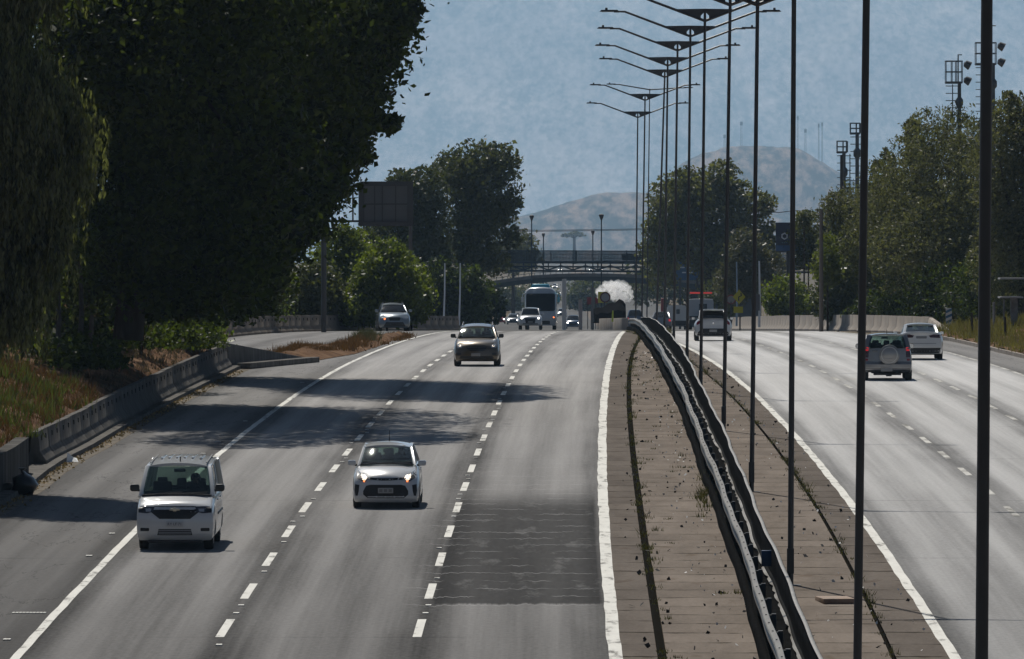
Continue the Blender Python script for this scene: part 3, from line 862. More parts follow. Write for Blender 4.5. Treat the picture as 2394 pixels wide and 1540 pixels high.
# floodlight masts, right
M_mast = simple("mast_steel", (.06, .072, .08), .55, vary=.2)
def mast(label, px, d, top, plat_y, plat_x0, ybase, lights=True, ladder_px=None, box_h=25, lite=1):
    root = thing("floodlight_mast", label, "light mast", (P(px, 0, d).x, d, zr(d)), group="floodlight masts above the right hand trees")
    R = lambda a, b: P(a, b, d) - root.location
    k = d / F
    m = MB(); m.tube([R(px, ybase + 200), R(px, plat_y)], [5.5 * k, 4.2 * k], 10)
    m.tube([R(px, plat_y + 58), R(px, plat_y + 52), R(px, plat_y + 40), R(px, plat_y + 34)], [4.5 * k, 9 * k, 9 * k, 4.5 * k], 10)
    m.build("mast_pole", M_mast, root, 50)
    m = MB(); w = 2.4 * k
    x0, x1 = plat_x0, px + 6
    for yy in (plat_y, plat_y - box_h, plat_y - box_h * 2):
        for dy in (-.5, .5):
            m.beam(R(x0, yy) + Vector((0, dy, 0)), R(x1, yy) + Vector((0, dy, 0)), w, w * (2 if yy == plat_y else 1))
        m.beam(R(x0, yy) + Vector((0, -.5, 0)), R(x0, yy) + Vector((0, .5, 0)), w, w)
    for xx in (x0, x0 + 14, x0 + 24, x1):
        for dy in (-.5, .5): m.beam(R(xx, plat_y) + Vector((0, dy, 0)), R(xx, plat_y - box_h * 2) + Vector((0, dy, 0)), w * .7, w * .7)
    m.build("platform", M_mast, root)
    m = MB()
    lx0, lx1 = plat_x0 + (2 if ladder_px is None else ladder_px), plat_x0 + 30
    for yy in np.arange(plat_y + 8, ybase + 60, 17.):
        m.beam(R(plat_x0, yy), R(lx1 + 3, yy), w * .8, w * .8)
    m.beam(R(lx1 - 14, plat_y + 4), R(lx1 - 14, ybase + 60), w, w); m.beam(R(lx1, plat_y + 4), R(lx1, ybase + 60), w, w)
    m.build("ladder", M_mast, root)
    if lights:
        m = MB(); m.tube([R(px - 3, plat_y), R(px - 3, top)], 1.6 * k, 6); m.beam(R(px - 4, top), R(px + 6, top), w, w)
        m.build("antenna_rod", M_mast, root)
        for q in (10, 47):
            m = MB(); c = R(px + 15, plat_y - 52 + q)
            m.lathe([(2 * k, 0), (8 * k, 3 * k), (10 * k, 14 * k), (10.5 * k, 16 * k)], (0, 0, 0), 'z', 14)
            rot = Matrix.Rotation(math.radians(118), 3, 'Y')
            m.v = [tuple(rot @ Vector(v) + c + Vector((-.1, 0, .1))) for v in m.v]
            f = m.build("floodlight", simple("floodlight_shell", (.05, .055, .06), .5), root, 40)
            m = MB(); m.lathe([(9 * k, 16.3 * k), (8 * k, 16.8 * k)], (0, 0, 0), 'z', 14)
            m.v = [tuple(rot @ Vector(v) + c + Vector((-.1, 0, .1))) for v in m.v]
            m.build("lens", simple("floodlight_glass", (.5, .45, .4), .2), f)
    return root
mast("floodlight mast with caged platform and two lamps standing clear above the trees", 2243, 430, 128, 193, 2211, 268)
mast("floodlight mast half hidden behind the thick lamp pole at the right edge", 2322, 415, 60, 150, 2281, 250)
mast("shorter floodlight mast with small platform, left one of the close pair", 1973, 520, 322, 356, 1957, 430, lights=False, box_h=13)
mast("shorter floodlight mast, right one of the close pair, touching the lamp pole", 2004, 505, 280, 312, 1988, 420, lights=False, box_h=12)
m = MB(); d = 480.; m.tube([P(1968, 700, d), P(1968, 362, d)], .11, 8)
tag(m.build("utility_pole", M_pole, None, 50), "plain black pole standing before the close pair of masts", "pole")
for lb, px, y0, y1, d in (("brown utility pole in front of the light green bush on the right", 1920, 745, 490, 430), ("thin grey pole under the large sign panel on the left", 960, 700, 528, 470)):
    m = MB(); m.tube([P(px, y0 + 30, d), P(px, y1, d)], [.13, .10], 8)
    tag(m.build("utility_pole", simple("weathered_pole", (.10, .085, .075), .8), None, 50), lb, "pole")
# blue striped post
d = 392.; root = thing("striped_post", "blue and white diagonally striped marker board on a short post by the barrier end", "marker", P(2218, 790, d) - Vector((0, 0, .3)))
m = MB(); a = P(2218, 790, d) - root.location; m.tube([a - Vector((0, 0, .3)), P(2218, 722, d) - root.location], .05, 8); m.build("post", M_dark, root)
w = .31; z0 = (HOR - 770) * d / F; z1 = (HOR - 720) * d / F
m = MB(); m.box(Vector((P(2218, 0, d).x, d - .08, (z0 + z1) / 2)) - root.location, (w, .05, z1 - z0)); bd_ = m.build("board", simple("sign_white", (.5, .5, .48), .5), root)
m = MB(); n = 4; hh = (z1 - z0) / n
for k_ in range(n):
    b0 = z0 + k_ * hh; cx = P(2218, 0, d).x - root.location.x
    pts = [(cx - w / 2, b0), (cx + w / 2, b0 + hh * .5), (cx + w / 2, min(z1, b0 + hh)), (cx - w / 2, b0 + hh * .5)]
    m.prism([(a_, b_ - root.location.z) for a_, b_ in pts], -.113, -.108)
m.build("stripes", simple("sign_blue", (.02, .09, .17), .5), bd_)
# blue billboard with ring emblem
d = 560.; root = thing("billboard", "dark blue billboard with a pale hexagonal ring emblem among the trees", "billboard", (P(1843, 0, d).x, d, zr(d)))
R = lambda a, b: P(a, b, d) - root.location
m = MB(); m.beam(R(1843, 760), R(1843, 580), .3, .3); m.build("post", M_dark, root)
x0, x1 = 1813.5, 1874
m = MB(); m.box(R((x0 + x1) / 2, 554), ((x1 - x0) * d / F, .3, 68 * d / F)); pn = m.build("panel", simple("navy_panel", (.012, .017, .045), .4), root)
m = MB(); m.box(R((x0 + x1) / 2, 580) + Vector((0, -.16, 0)), ((x1 - x0) * d / F, .012, 13 * d / F)); m.build("lower_band", simple("band_blue", (.025, .075, .19), .4), pn)
m = MB(); c = R(1834, 552); k = d / F
for i in range(6):
    a0, a1 = math.pi / 3 * i + .5, math.pi / 3 * (i + 1) + .5
    m.prism([(c.x + math.cos(a) * r_ * k, c.z + math.sin(a) * r_ * k) for a, r_ in ((a0, 5.2), (a1, 5.2), (a1, 8.6), (a0, 8.6))], -.175, -.16)
m.build("ring_emblem", simple("emblem_white", (.62, .64, .68), .5), pn)
m = MB()
for q in range(3): m.box(R(1829 + q * 5, 567) + Vector((0, -.165, 0)), (2.4 * k, .01, 1.6 * k))
m.build("small_lettering", simple("emblem_teal", (.10, .2, .24), .5), pn)
# blue direction sign below the far trees
d = 820.; root = thing("direction_sign", "blue motorway direction sign with pale symbols under the right end of the bridge", "sign", (P(1610, 0, d).x, d, zr(d)))
R = lambda a, b: P(a, b, d) - root.location; k = d / F
m = MB(); m.beam(R(1590, 770), R(1590, 650), .25, .25); m.beam(R(1630, 770), R(1630, 650), .25, .25); m.build("posts", M_dark, root)
m = MB(); m.box(R(1610, 626), (58 * k, .2, 58 * k)); pn = m.build("panel", simple("road_sign_blue", (.012, .06, .14), .4), root)
m = MB()
for x, y, w_, h_ in ((1593, 625, 15, 3.2), (1612, 625, 12, 3.2), (1599, 637, 9, 3), (1613, 637, 12, 3)): m.box(R(x, y) + Vector((0, -.11, 0)), (w_ * k, .01, h_ * k))
for x in (1597, 1626):
    c = R(x, 608); m.prism([(c.x - 4.5 * k, c.z - 4 * k), (c.x + 4.5 * k, c.z - 4 * k), (c.x + 2 * k, c.z + 5 * k), (c.x - 2 * k, c.z + 5 * k)], -.115, -.105)
m.build("symbols", simple("symbol_white", (.42, .46, .5), .5), pn)
# yellow curve sign
d = 470.; root = thing("curve_sign", "yellow diamond curve warning sign with a small plate beneath, right of the road", "sign", (P(1727, 0, d).x, d, zr(d)))
R = lambda a, b: P(a, b, d) - root.location; k = d / F
m = MB(); m.tube([R(1730, 775), R(1730, 690)], .045, 8); m.build("post", M_dark, root)
M_yel = simple("sign_yellow", (.42, .37, .015), .45)
m = MB(); c = R(1728, 694)
m.prism([(c.x + 15 * k * a, c.z + 17 * k * b) for a, b in ((-1, 0), (0, -1), (1, 0), (0, 1))], -.05, -.02); bd_ = m.build("diamond_board", M_yel, root)
m = MB(); m.tube([c + Vector((-1 * k, -.055, -9 * k)), c + Vector((-1 * k, -.055, 0)), c + Vector((5 * k, -.055, 3 * k)), c + Vector((4 * k, -.055, 9 * k))], 1.4 * k, 6); m.build("arrow", simple("sign_black", (.012, .012, .012), .5), bd_)
m = MB(); m.box(R(1726, 724) + Vector((0, -.03, 0)), (22 * k, .03, 15 * k)); m.build("lower_plate", M_yel, root)
d = 500.; root = thing("round_sign", "pale round sign with a thin red rim beside the yellow curve sign", "sign", (P(1709, 0, d).x, d, zr(d)))
R = lambda a, b: P(a, b, d) - root.location; k = d / F
m = MB(); m.tube([R(1709, 775), R(1709, 705)], .04, 8); m.build("post", M_dark, root)
m = MB(); c = R(1709, 700); m.lathe([(10 * k, -.02), (10 * k, .02)], c, 'y', 24); bd_ = m.build("disc", simple("sign_face_grey", (.20, .20, .185), .5), root)
m = MB()
vs = []; 
for i in range(24):
    a = 2 * math.pi * i / 24
    for r_ in (9.0 * k, 11 * k): vs.append((c.x + math.cos(a) * r_, c.y - .03, c.z + math.sin(a) * r_))
m.add(vs, [(2 * i, 2 * i + 1, (2 * i + 3) % 48, (2 * i + 2) % 48) for i in range(24)]); m.build("red_rim", simple("sign_red", (.22, .02, .025), .5), bd_)
# speed sign on yellow board
d = 640.; root = thing("speed_sign", "round red ringed sign on a yellow board in front of the dust cloud", "sign", (P(1413, 0, d).x, d, zr(d)))
R = lambda a, b: P(a, b, d) - root.location; k = d / F
m = MB(); m.tube([R(1413, 780), R(1413, 700)], .06, 8); m.build("post", M_dark, root)
m = MB(); m.box(R(1409, 695), (22 * k, .04, 26 * k)); bd_ = m.build("yellow_board", M_yel, root)
m = MB(); c = R(1415, 695); m.lathe([(12.5 * k, -.05), (12.5 * k, -.03)], c, 'y', 28); dm = m.build("red_ring", simple("sign_dark_red", (.075, .012, .014), .5), bd_)
m = MB(); m.lathe([(9.4 * k, -.06), (9.4 * k, -.052)], c, 'y', 28); m.build("grey_face", simple("sign_face", (.21, .20, .21), .5), bd_)
# red and yellow roadworks boards
for lb, px, y, w_, h_, d, c_ in (("red roadworks board left of the grey post beyond the dark earth mound", 1378, 703, 12, 17, 680, (.20, .02, .025)),
                               ("red roadworks board touching the yellow speed sign board", 1395.5, 702, 8, 15, 675, (.22, .02, .03))):
    k = d / F; root = thing("warning_board", lb, "sign", (P(px, 0, d).x, d, zr(d)), group="red roadworks boards")
    R = lambda a, b: P(a, b, d) - root.location
    m = MB(); m.box(R(px, y), (w_ * k, .06, h_ * k)); m.build("board", simple("board_red_%d" % px, c_, .5), root)
    m = MB(); m.tube([R(px - w_ / 3, 770), R(px - w_ / 3, y)], .04, 6); m.tube([R(px + w_ / 3, 770), R(px + w_ / 3, y)], .04, 6); m.build("stand", M_dark, root)
d = 560.; k = d / F
m = MB(); m.tube([P(1432, 752, d), P(1432.5, 732, d), P(1433, 726, d)], [2.4 * k, 1.8 * k, 1.2 * k], 10)
tag(m.build("marker_post", simple("lime_plastic", (.42, .48, .03), .5), None, 50), "small lime yellow flexible marker post at the foot of the dark mound", "marker")
# grey posts beyond the crest
for lb, px, y1, d, r_ in (("tall pale grey gantry post just right of the coach", 1319, 652, 700, .20), ("brownish gantry post right of the coach, shorter than its neighbour", 1357, 700, 690, .18), ("grey roadside post between the red boards", 1386, 672, 660, .12)):
    m = MB(); m.tube([P(px, 790, d), P(px, y1, d)], r_, 10)
    tag(m.build("gantry_post", simple("post_grey_%d" % px, {1319: (.42, .42, .42), 1357: (.27, .235, .22), 1386: (.13, .13, .13)}[px], .7), None, 50), lb, "post")

# dark mound with kerb on the far median
d = 610.; m = MB(); k = d / F
out = [(1391, 722), (1404, 716), (1425, 711), (1440, 705), (1452, 701.5), (1459, 702), (1460, 752), (1391, 752)]
n = len(out)
for dd, sc in ((0, 1), (9, .92)): pass
vs = []; fs = []
rows = 7
for r_ in range(rows):
    t = r_ / (rows - 1); hgt = math.sin(math.pi * (.15 + .85 * t)) if t > .5 else 1.
    for a, b in out: vs.append(P(a, 752 - (752 - b) * hgt * (.55 + .45 * min(1, t * 2.2)), d + t * 14) + Vector((.15 * math.sin(a + t * 9), 0, .12 * math.sin(a * .7 + t * 5))))
for r_ in range(rows - 1):
    for i in range(n):
        fs.append((r_ * n + i, r_ * n + (i + 1) % n, (r_ + 1) * n + (i + 1) % n, (r_ + 1) * n + i))
fs += [tuple(range(n)), tuple((rows - 1) * n + i for i in range(n - 1, -1, -1))]
m.add(vs, fs)
tag(m.build("earth_mound", noisy("dark_earth", [(.3, (.004, .004, .004)), (.7, (.012, .011, .011))], 1.2, rough=.95, bump=.5, dist_=.1), None, 50), "dark earth mound on the median beyond the crest, below the dust cloud", "mound")
m = MB()
for (a, da), (b, db) in (((1408, 606), (1440, 588)), ((1440, 588), (1461, 572))):
    for q in (0,):
        pa = Vector(((a - 1197) * da / F, da, zr(da) + .42)); pb = Vector(((b - 1197) * db / F, db, zr(db) + .42)); m.beam(pa, pb, .5, .95)
tag(m.build("median_kerb", M_conc_pale, bevel=.04), "pale kerb nose in front of the dark earth mound", "kerb")
# dust cloud
bm = bmesh.new(); rs = random.Random(4)
for px, y, rx, ry in ((1446, 676, 30, 19), (1432, 670, 24, 13), (1462, 688, 17, 17), (1408, 684, 13, 13), (1444, 692, 24, 12), (1426, 686, 22, 14)):
    d = 652 + rs.uniform(-1, 1); k = d / F
    bmesh.ops.create_icosphere(bm, subdivisions=3, radius=1, matrix=Matrix.Translation(P(px, y, d)) @ Matrix.Diagonal((rx * k, 1.1, ry * k, 1)))
for v in bm.verts: v.co += v.normal * (.16 * math.sin(v.co.x * 5 + v.co.z * 7 + v.co.y * 5) + .10 * math.sin(v.co.x * 13 - v.co.z * 11))
me = bpy.data.meshes.new("dust_cloud"); bm.to_mesh(me); bm.free()
mm = bpy.data.materials.new("white_dust"); mm.use_nodes = True; nt = mm.node_tree; nt.nodes.remove(nt.nodes["Principled BSDF"])
pv = nt.nodes.new('ShaderNodeVolumePrincipled'); pv.inputs['Color'].default_value = (1., 1., 1., 1); pv.inputs['Density'].default_value = 1.5; pv.inputs['Anisotropy'].default_value = .45
pv.inputs['Density Attribute'].default_value = ""; nt.links.new(pv.outputs[0], nt.nodes['Material Output'].inputs['Volume'])
DUST = link("dust_cloud", me, mm); tag(DUST, "white puff of dust hanging above the dark mound under the bridge", "dust cloud")

# ------------------------------------------------------------------ footbridge and the arched overpass behind it
M_blue_steel = simple("blue_grey_steel", (.012, .026, .040), .6, spec=.2, vary=.15)
d = 900.; k = d / F
root = thing("footbridge", "blue grey steel truss footbridge with mesh railing crossing above the motorway", "bridge", (P(1350, 0, d).x, d, zr(d)))
R = lambda a, b, dy=0: P(a, b, d) - root.location + Vector((0, dy, 0))
m = MB()
for dy in (0, 2.4):
    for y, w_ in ((611, 5.5), (621, 3.8), (631, 4.5)): m.beam(R(1040, y + 1, dy), R(2000, y + 6, dy), .25, w_ * k)
    for i, x in enumerate(np.arange(1050, 1990, 29.)):
        m.beam(R(x, 612, dy), R(x, 631, dy), .12, 2.6 * k)
        m.beam(R(x, 621 if i % 2 else 631, dy), R(x + 29, 631 if i % 2 else 621, dy),   .12, 3.2 * k)
m.box(R(1520, 612, 1.2), (960 * k, 2.6, .18))
m.build("truss", M_blue_steel, root)
m = MB()
for dy in (0, 2.4):
    m.beam(R(1040, 585, dy), R(2000, 589, dy), .08, 2.0 * k); m.beam(R(1040, 593, dy), R(2000, 597, dy), .04, .8 * k); m.beam(R(1040, 602, dy), R(2000, 606, dy), .04, .8 * k)
    for x in np.arange(1052, 1990, 59.): m.beam(R(x, 585, dy), R(x, 612, dy), .1, 3.2 * k)
    for x in np.arange(1046, 1990, 3.4): m.beam(R(x, 586, dy), R(x, 611, dy), .03, .75 * k)
m.build("railing", M_blue_steel, root)
for x in (1107, 1700):
    m = MB(); m.beam(R(x, 775, 1.2), R(x, 612, 1.2), 1.0, .9); m.build("pier", simple("pier_concrete", (.10, .11, .12), .8), root)
wm = bpy.data.materials.new("wire_mesh"); wm.use_nodes = True; k_ = NT(wm)
k_.b.inputs['Base Color'].default_value = (.03, .045, .06, 1); k_.b.inputs['Specular IOR Level'].default_value = 0
t_ = k_.n('ShaderNodeBsdfTransparent'); x_ = k_.n('ShaderNodeMixShader'); x_.inputs[0].default_value = .26
k_.l(t_.outputs[0], x_.inputs[1]); k_.l(k_.b.outputs[0], x_.inputs[2]); k_.l(x_.outputs[0], wm.node_tree.nodes['Material Output'].inputs['Surface'])
for dy in (.06, 2.34):
    m = MB(); m.box(R(1520, 599.5, dy), (955 * k, .02, 25 * k)); m.build("wire_mesh", wm, root)
# green mesh cover on its right half
m = MB(); m.box(R(1530, 601, 2.5), (150 * k, .04, 15 * k)); m.build("mesh_screen", simple("green_mesh", (.012, .07, .06), .8), root)
m = MB()
d = 980.; k = d / F
root = thing("arched_overpass", "pale edged concrete overpass arching low over the motorway below the footbridge", "bridge", (P(1350, 0, d).x, d, zr(d)))
R = lambda a, b, dy=0: P(a, b, d) - root.location + Vector((0, dy, 0))
arc = [(1090, 672), (1148, 661), (1200, 653), (1250, 647), (1300, 644), (1360, 642.5), (1420, 643), (1480, 645), (1540, 650), (1600, 657), (1660, 665), (1760, 680), (1900, 700)]
m = MB()
for (a, b), (a2, b2) in zip(arc[:-1], arc[1:]): m.beam(R(a, b, 0), R(a2, b2, 0), .7, 7.5 * k)
m.build("edge_beam", simple("overpass_concrete", (.12, .125, .13), .8, spec=.1, vary=.15), root)
m = MB()
und = [(1090, 690), (1148, 675), (1200, 667), (1250, 662), (1300, 658), (1345, 655), (1400, 657), (1450, 660), (1520, 664), (1600, 672), (1660, 682), (1760, 700), (1900, 725)]
for i in range(len(arc) - 1):
    (a, b), (a2, b2) = arc[i], arc[i + 1]; (c, e), (c2, e2) = und[i], und[i + 1]
    q = [R(a, b + 3, .2), R(a2, b2 + 3, .2), R(c2, e2, .2), R(c, e, .2)]
    m.add(q + [v + Vector((0, 10, 0)) for v in q], [(0, 1, 2, 3), (7, 6, 5, 4), (0, 4, 5, 1), (3, 2, 6, 7), (0, 3, 7, 4), (1, 5, 6, 2)])
m.build("girder", simple("girder_blue", (.02, .035, .05), .6), root)
m = MB()
for (a, b), (a2, b2) in zip(arc[:-1], arc[1:]):
    m.beam(R(a, b - 9, .3), R(a2, b2 - 9, .3), .06, 1. * k)
    for q in np.linspace(0, 1, 5)[:-1]: m.beam(R(a + (a2 - a) * q, b + (b2 - b) * q, .3), R(a + (a2 - a) * q, b + (b2 - b) * q - 9, .3), .06, 1. * k)
m.build("railing", M_blue_steel, root)
for x in (1062, 1700):
    m = MB(); m.beam(R(x, 775, 5), R(x, 672, 5), 9, 2.2); m.build("abutment", simple("abutment_concrete", (.09, .092, .095), .85, vary=.3, scale=.5), root)
# lantern posts over the bridge
for lb, px, y, d, sz, yb in (("tall dark lantern post rising behind the bridge on the left", 1243, 505, 960, 11, 760), ("small dark lantern post behind the bridge, next to the left tall one", 1270.5, 547, 1150, 8, 740),
                         ("small dark lantern post behind the bridge on the right, beside the tall one", 1386, 541, 1150, 8.5, 740), ("tall dark lantern post in front of the bridge reaching down to the speed sign", 1406, 503, 780, 12, 770)):
    k = d / F; root = thing("lantern_post", lb, "street lamp", (P(px, 0, d).x, d, zr(d)), group="dark lantern posts by the bridge")
    R = lambda a, b: P(a, b, d) - root.location
    m = MB(); m.tube([R(px, yb), R(px, y + sz)], [1.9 * k, 1.3 * k], 8); m.build("pole", M_blue_steel, root)
    m = MB(); m.lathe([(1.5 * k, -sz * k), (sz * .5 * k, -1 * k), (sz * .46 * k, 1.5 * k), (1 * k, 3 * k)], R(px, y), 'z', 10); m.build("lantern", simple("lantern_dark", (.03, .03, .033), .6), root, 50)
# overhead wires
m = MB(); d = 940.
for y0, y1, sg in ((536, 529, 5), (540, 532, 4)):
    pts = [P(960 + t * 720, y0 + (y1 - y0) * t + sg * 4 * t * (1 - t), d) for t in np.linspace(0, 1, 14)]
    m.tube(pts, .035, 5)
tag(m.build("overhead_wire", M_dark), "pair of thin overhead wires strung above the bridge", "wire")
m = MB(); d = 600.
m.tube([P(1790 + t * 140, 493 + 4 * t + 3 * math.sin(t * 9), d) for t in np.linspace(0, 1, 10)], .03, 5)
tag(m.build("overhead_wire", M_dark), "thin wire above the blue billboard between the trees", "wire")
# antennas on the hill
M_ant = simple("antenna_grey", (.05, .055, .06), .7)
for lb, px, y0, y1, w_ in (("short stub antenna left on the far hill", 1694, 348, 313, 4), ("tall lattice antenna on the far hill top between two lamp poles", 1733, 345, 283, 4.5), ("tall faint antenna on the far hill next to the thick lamp pole", 1865, 350, 270, 3), ("stepped antenna on the right shoulder of the far hill", 1871 + 12, 356, 300, 4),
                           ("thin faint antenna, left of the last two on the hill shoulder", 1914, 372, 288, 2.5), ("thin faint antenna, rightmost on the hill shoulder", 1922, 380, 285, 2.5)):
    d = 12850.; k = d / F; m = MB()
    for s in (-1, 1):
        for t in (-1, 1): m.beam(P(px, y0 + 12, d) + Vector((s * w_ * .5 * k, t * .8, 0)), P(px, y1, d) + Vector((s * w_ * .3 * k, t * .5, 0)), .5, .5)
    n_ = 9
    for i in range(n_):
        ya = y0 + (y1 - y0) * i / n_; yb = y0 + (y1 - y0) * (i + 1) / n_
        m.beam(P(px - w_ * .45, ya, d), P(px + w_ * .45, yb, d), .3, .3)
    m.box(P(px, y1 + 6, d), (w_ * 1.5 * k, 1.5, 8 * k))
    tag(m.build("antenna_mast", M_ant), lb, "antenna", "antennas on the far hill")
# grey shelter on the right verge
d = 372.; k = d / F
root = thing("shelter", "grey roadside shelter with two thin roof slabs in the shade", "shelter", (P(2375, 0, d).x, d, zr(d) + .5))
R = lambda a, b, dy=0: P(a, b, d) - root.location + Vector((0, dy, 0))
for y, x0, x1 in ((651, 2338, 2440), (695, 2338, 2392)):
    m = MB(); m.box(R((x0 + x1) / 2, y, .8), ((x1 - x0) * k, 2.0, 4 * k)); m.build("roof_slab", simple("slab_grey", (.30, .30, .29), .8), root)
for x, y, w_ in ((2374, 697, 16), (2327, 706, 5), (2350, 700, 3)):
    m = MB(); m.box(R(x, (y + 800) / 2, 1.), (w_ * k, .3, (800 - y) * k)); m.build("column", simple("column_grey", (.17, .165, .16), .85, vary=.3), root)
# ------------------------------------------------------------------ vehicles (front looks along -y, ground z = 0)
def paint(name, col, rough=.28, metal=0., coat=.8): return simple(name, col, rough, metal, .5, coat)
WHITE = paint("white_car_paint", (.45, .46, .465))
SILVER = paint("silver_car_paint", (.17, .175, .183), .34, .5)
GOLD = paint("bronze_car_paint", (.095, .075, .052), .32, .6)
BLUEGREY = paint("grey_blue_car_paint", (.16, .19, .215), .30, .5)
REDP = paint("red_car_paint", (.30, .02, .03))
DARKP = paint("dark_car_paint", (.05, .055, .06), .3, .3)
M_blk = simple("black_trim", (.012, .012, .013), .45, spec=.5)
M_intk = simple("black_intake", (.006, .006, .007), .6)
M_tyre = simple("tyre_rubber", (.014, .014, .014), .85)
M_rim = simple("alloy_rim", (.25, .25, .26), .35, .8)
M_glass = glassmat("car_glass", (.64, .72, .69))
M_glass_dk = glassmat("tinted_car_glass", (.10, .12, .125))
M_int = simple("car_interior", (.012, .012, .013), .8)
M_lamp = simple("headlamp_glass", (.35, .37, .39), .15, .3, coat=.6)
M_lamp_on = simple("lit_headlamp", (.5, .48, .45), .2, emit=(1., .84, .66), estr=1.2)
M_lamp_hot = simple("bright_headlamp", (.6, .6, .6), .2, emit=(1., .93, .82), estr=14.)
M_orange = simple("lit_indicator", (.5, .1, .02), .3, emit=(1., .22, .06), estr=2.5)
M_tail = simple("tail_lamp", (.16, .008, .012), .25, coat=.5)
M_tail_on = simple("lit_tail_lamp", (.35, .01, .02), .3, emit=(1., .04, .05), estr=.35)
M_tail_dk = simple("dark_tail_lamp", (.035, .008, .010), .25, coat=.5)
M_plate = simple("plate_white", (.42, .42, .41), .5)
M_chrome = simple("chrome", (.55, .55, .56), .18, 1.)
M_cloth = simple("dark_clothes", (.018, .019, .024), .85)

def lerp_list(lst, v):
    return float(np.interp(v, [a for a, _ in lst], [b for _, b in lst]))
def body_mesh(S):
    """lower body as one closed shell"""
    W = S['W']; st = S['stations']; C = 14
    ts = [0, .05, .12, .22, .34, .46, .58, .70, .80, .88, .94, .98, 1.0]
    side, top, zlo, plan = S['side'], S['top'], S['zlo'], S['plan']
    fp, rp = S['front'], S['rear']; bf, br = S['bow_f'], S['bow_r']; L = S['L']; crown = S.get('crown', .03)
    us = np.linspace(-1, 1, C + 1)
    bm = bmesh.new(); cache = {}
    def vert(p):
        key = (round(p[0], 4), round(p[1], 4), round(p[2], 4))
        if key not in cache: cache[key] = bm.verts.new(p)
        return cache[key]
    def hw(y, t): return W / 2 * lerp_list(plan, y) * lerp_list(side, t)
    def zz(y, t): a = lerp_list(zlo, y); return a + t * (lerp_list(top, y) - a)
    def yy(i, t, u):
        y = st[i]
        if i == 0: return lerp_list(fp, t) + bf * abs(u) ** 2.2
        if i == len(st) - 1: return L - lerp_list(rp, t) - br * abs(u) ** 2.2
        f_ = max(0., 1 - y / 1.1) * (lerp_list(fp, t) + bf * abs(u) ** 2.2)
        r_ = max(0., 1 - (L - y) / .9) * (lerp_list(rp, t) + br * abs(u) ** 2.2)
        return y + f_ - r_
    def pt(i, t, u):
        y = st[i]
        return (u * hw(y, t), yy(i, t, u), zz(y, t) + (crown * (1 - u * u) * (t ** 6)))
    def quad(*q):
        vs = [vert(p) for p in q]
        if len(set(vs)) >= 3:
            u = []
            for v in vs:
                if v not in u: u.append(v)
            try: bm.faces.new(u)
            except ValueError: pass
    n = len(st)
    for i in range(n - 1):
        for k in range(len(ts) - 1):
            for s in (-1, 1): quad(pt(i, ts[k], s), pt(i + 1, ts[k], s), pt(i + 1, ts[k + 1], s), pt(i, ts[k + 1], s))
        for j in range(C):
            quad(pt(i, 1., us[j]), pt(i, 1., us[j + 1]), pt(i + 1, 1., us[j + 1]), pt(i + 1, 1., us[j]))
            quad(pt(i, 0., us[j]), pt(i, 0., us[j + 1]), pt(i + 1, 0., us[j + 1]), pt(i + 1, 0., us[j]))
    for i in (0, n - 1):
        for k in range(len(ts) - 1):
            for j in range(C):
                quad(pt(i, ts[k], us[j]), pt(i, ts[k], us[j + 1]), pt(i, ts[k + 1], us[j + 1]), pt(i, ts[k + 1], us[j]))
    bmesh.ops.recalc_face_normals(bm, faces=bm.faces)
    me = bpy.data.meshes.new("body"); bm.to_mesh(me); bm.free()
    return me
def cut_arches(me, S):
    o = bpy.data.objects.new("tmp_body", me); COL.objects.link(o)
    cuts = []
    for ya in S['axles']:
        m = MB(); R = S['R'] * 1.16
        for s in (-1, 1): m.lathe([(R, s * (S['W'] / 2 + .2)), (R, s * (S['W'] / 2 - .30))], (0, ya, S['R'] * 1.02), 'x', 28)
        c = bpy.data.objects.new("tmp_cut", m.mesh("tmp_cut")); COL.objects.link(c); cuts.append(c)
        b = o.modifiers.new("b", 'BOOLEAN'); b.operation = 'DIFFERENCE'; b.object = c; b.solver = 'EXACT'
    bpy.context.view_layer.update()
    dg = bpy.context.evaluated_depsgraph_get()
    me2 = bpy.data.meshes.new_from_object(o.evaluated_get(dg))
    bpy.data.objects.remove(o)
    for c in cuts: bpy.data.objects.remove(c)
    return me2
def decal(bvh, outline, th=.02, off=.004, front=True, step=.07, L=5):
    """panel lying on the body's front or rear skin; outline in (x, z)"""
    bm = bmesh.new()
    f = bm.faces.new([bm.verts.new((a, 0, b)) for a, b in outline])
    xs = [a for a, _ in outline]; zs = [b for _, b in outline]
    for lo, hi, ax in ((min(xs), max(xs), 0), (min(zs), max(zs), 2)):
        q = lo + step
        while q < hi - .005:
            co = [0, 0, 0]; no = [0, 0, 0]; co[ax] = q; no[ax] = 1
            bmesh.ops.bisect_plane(bm, geom=bm.verts[:] + bm.edges[:] + bm.faces[:], plane_co=co, plane_no=no)
            q += step
    s = 1 if front else -1; last = 0 if front else L
    for v in bm.verts:
        y0 = -3 if front else L + 3
        h = bvh.ray_cast(Vector((v.co.x, y0, v.co.z)), Vector((0, s, 0)))
        if h[0] is None: h = bvh.find_nearest(Vector((v.co.x, last, v.co.z)))
        v.co.y = h[0].y - s * off
    r = bmesh.ops.extrude_face_region(bm, geom=bm.faces[:])
    for e in r['geom']:
        if isinstance(e, bmesh.types.BMVert): e.co.y += s * th
    bmesh.ops.recalc_face_normals(bm, faces=bm.faces)
    me = bpy.data.meshes.new("panel"); bm.to_mesh(me); bm.free()
    return me
def mirror_x(o): return [(-a, b) for a, b in o]
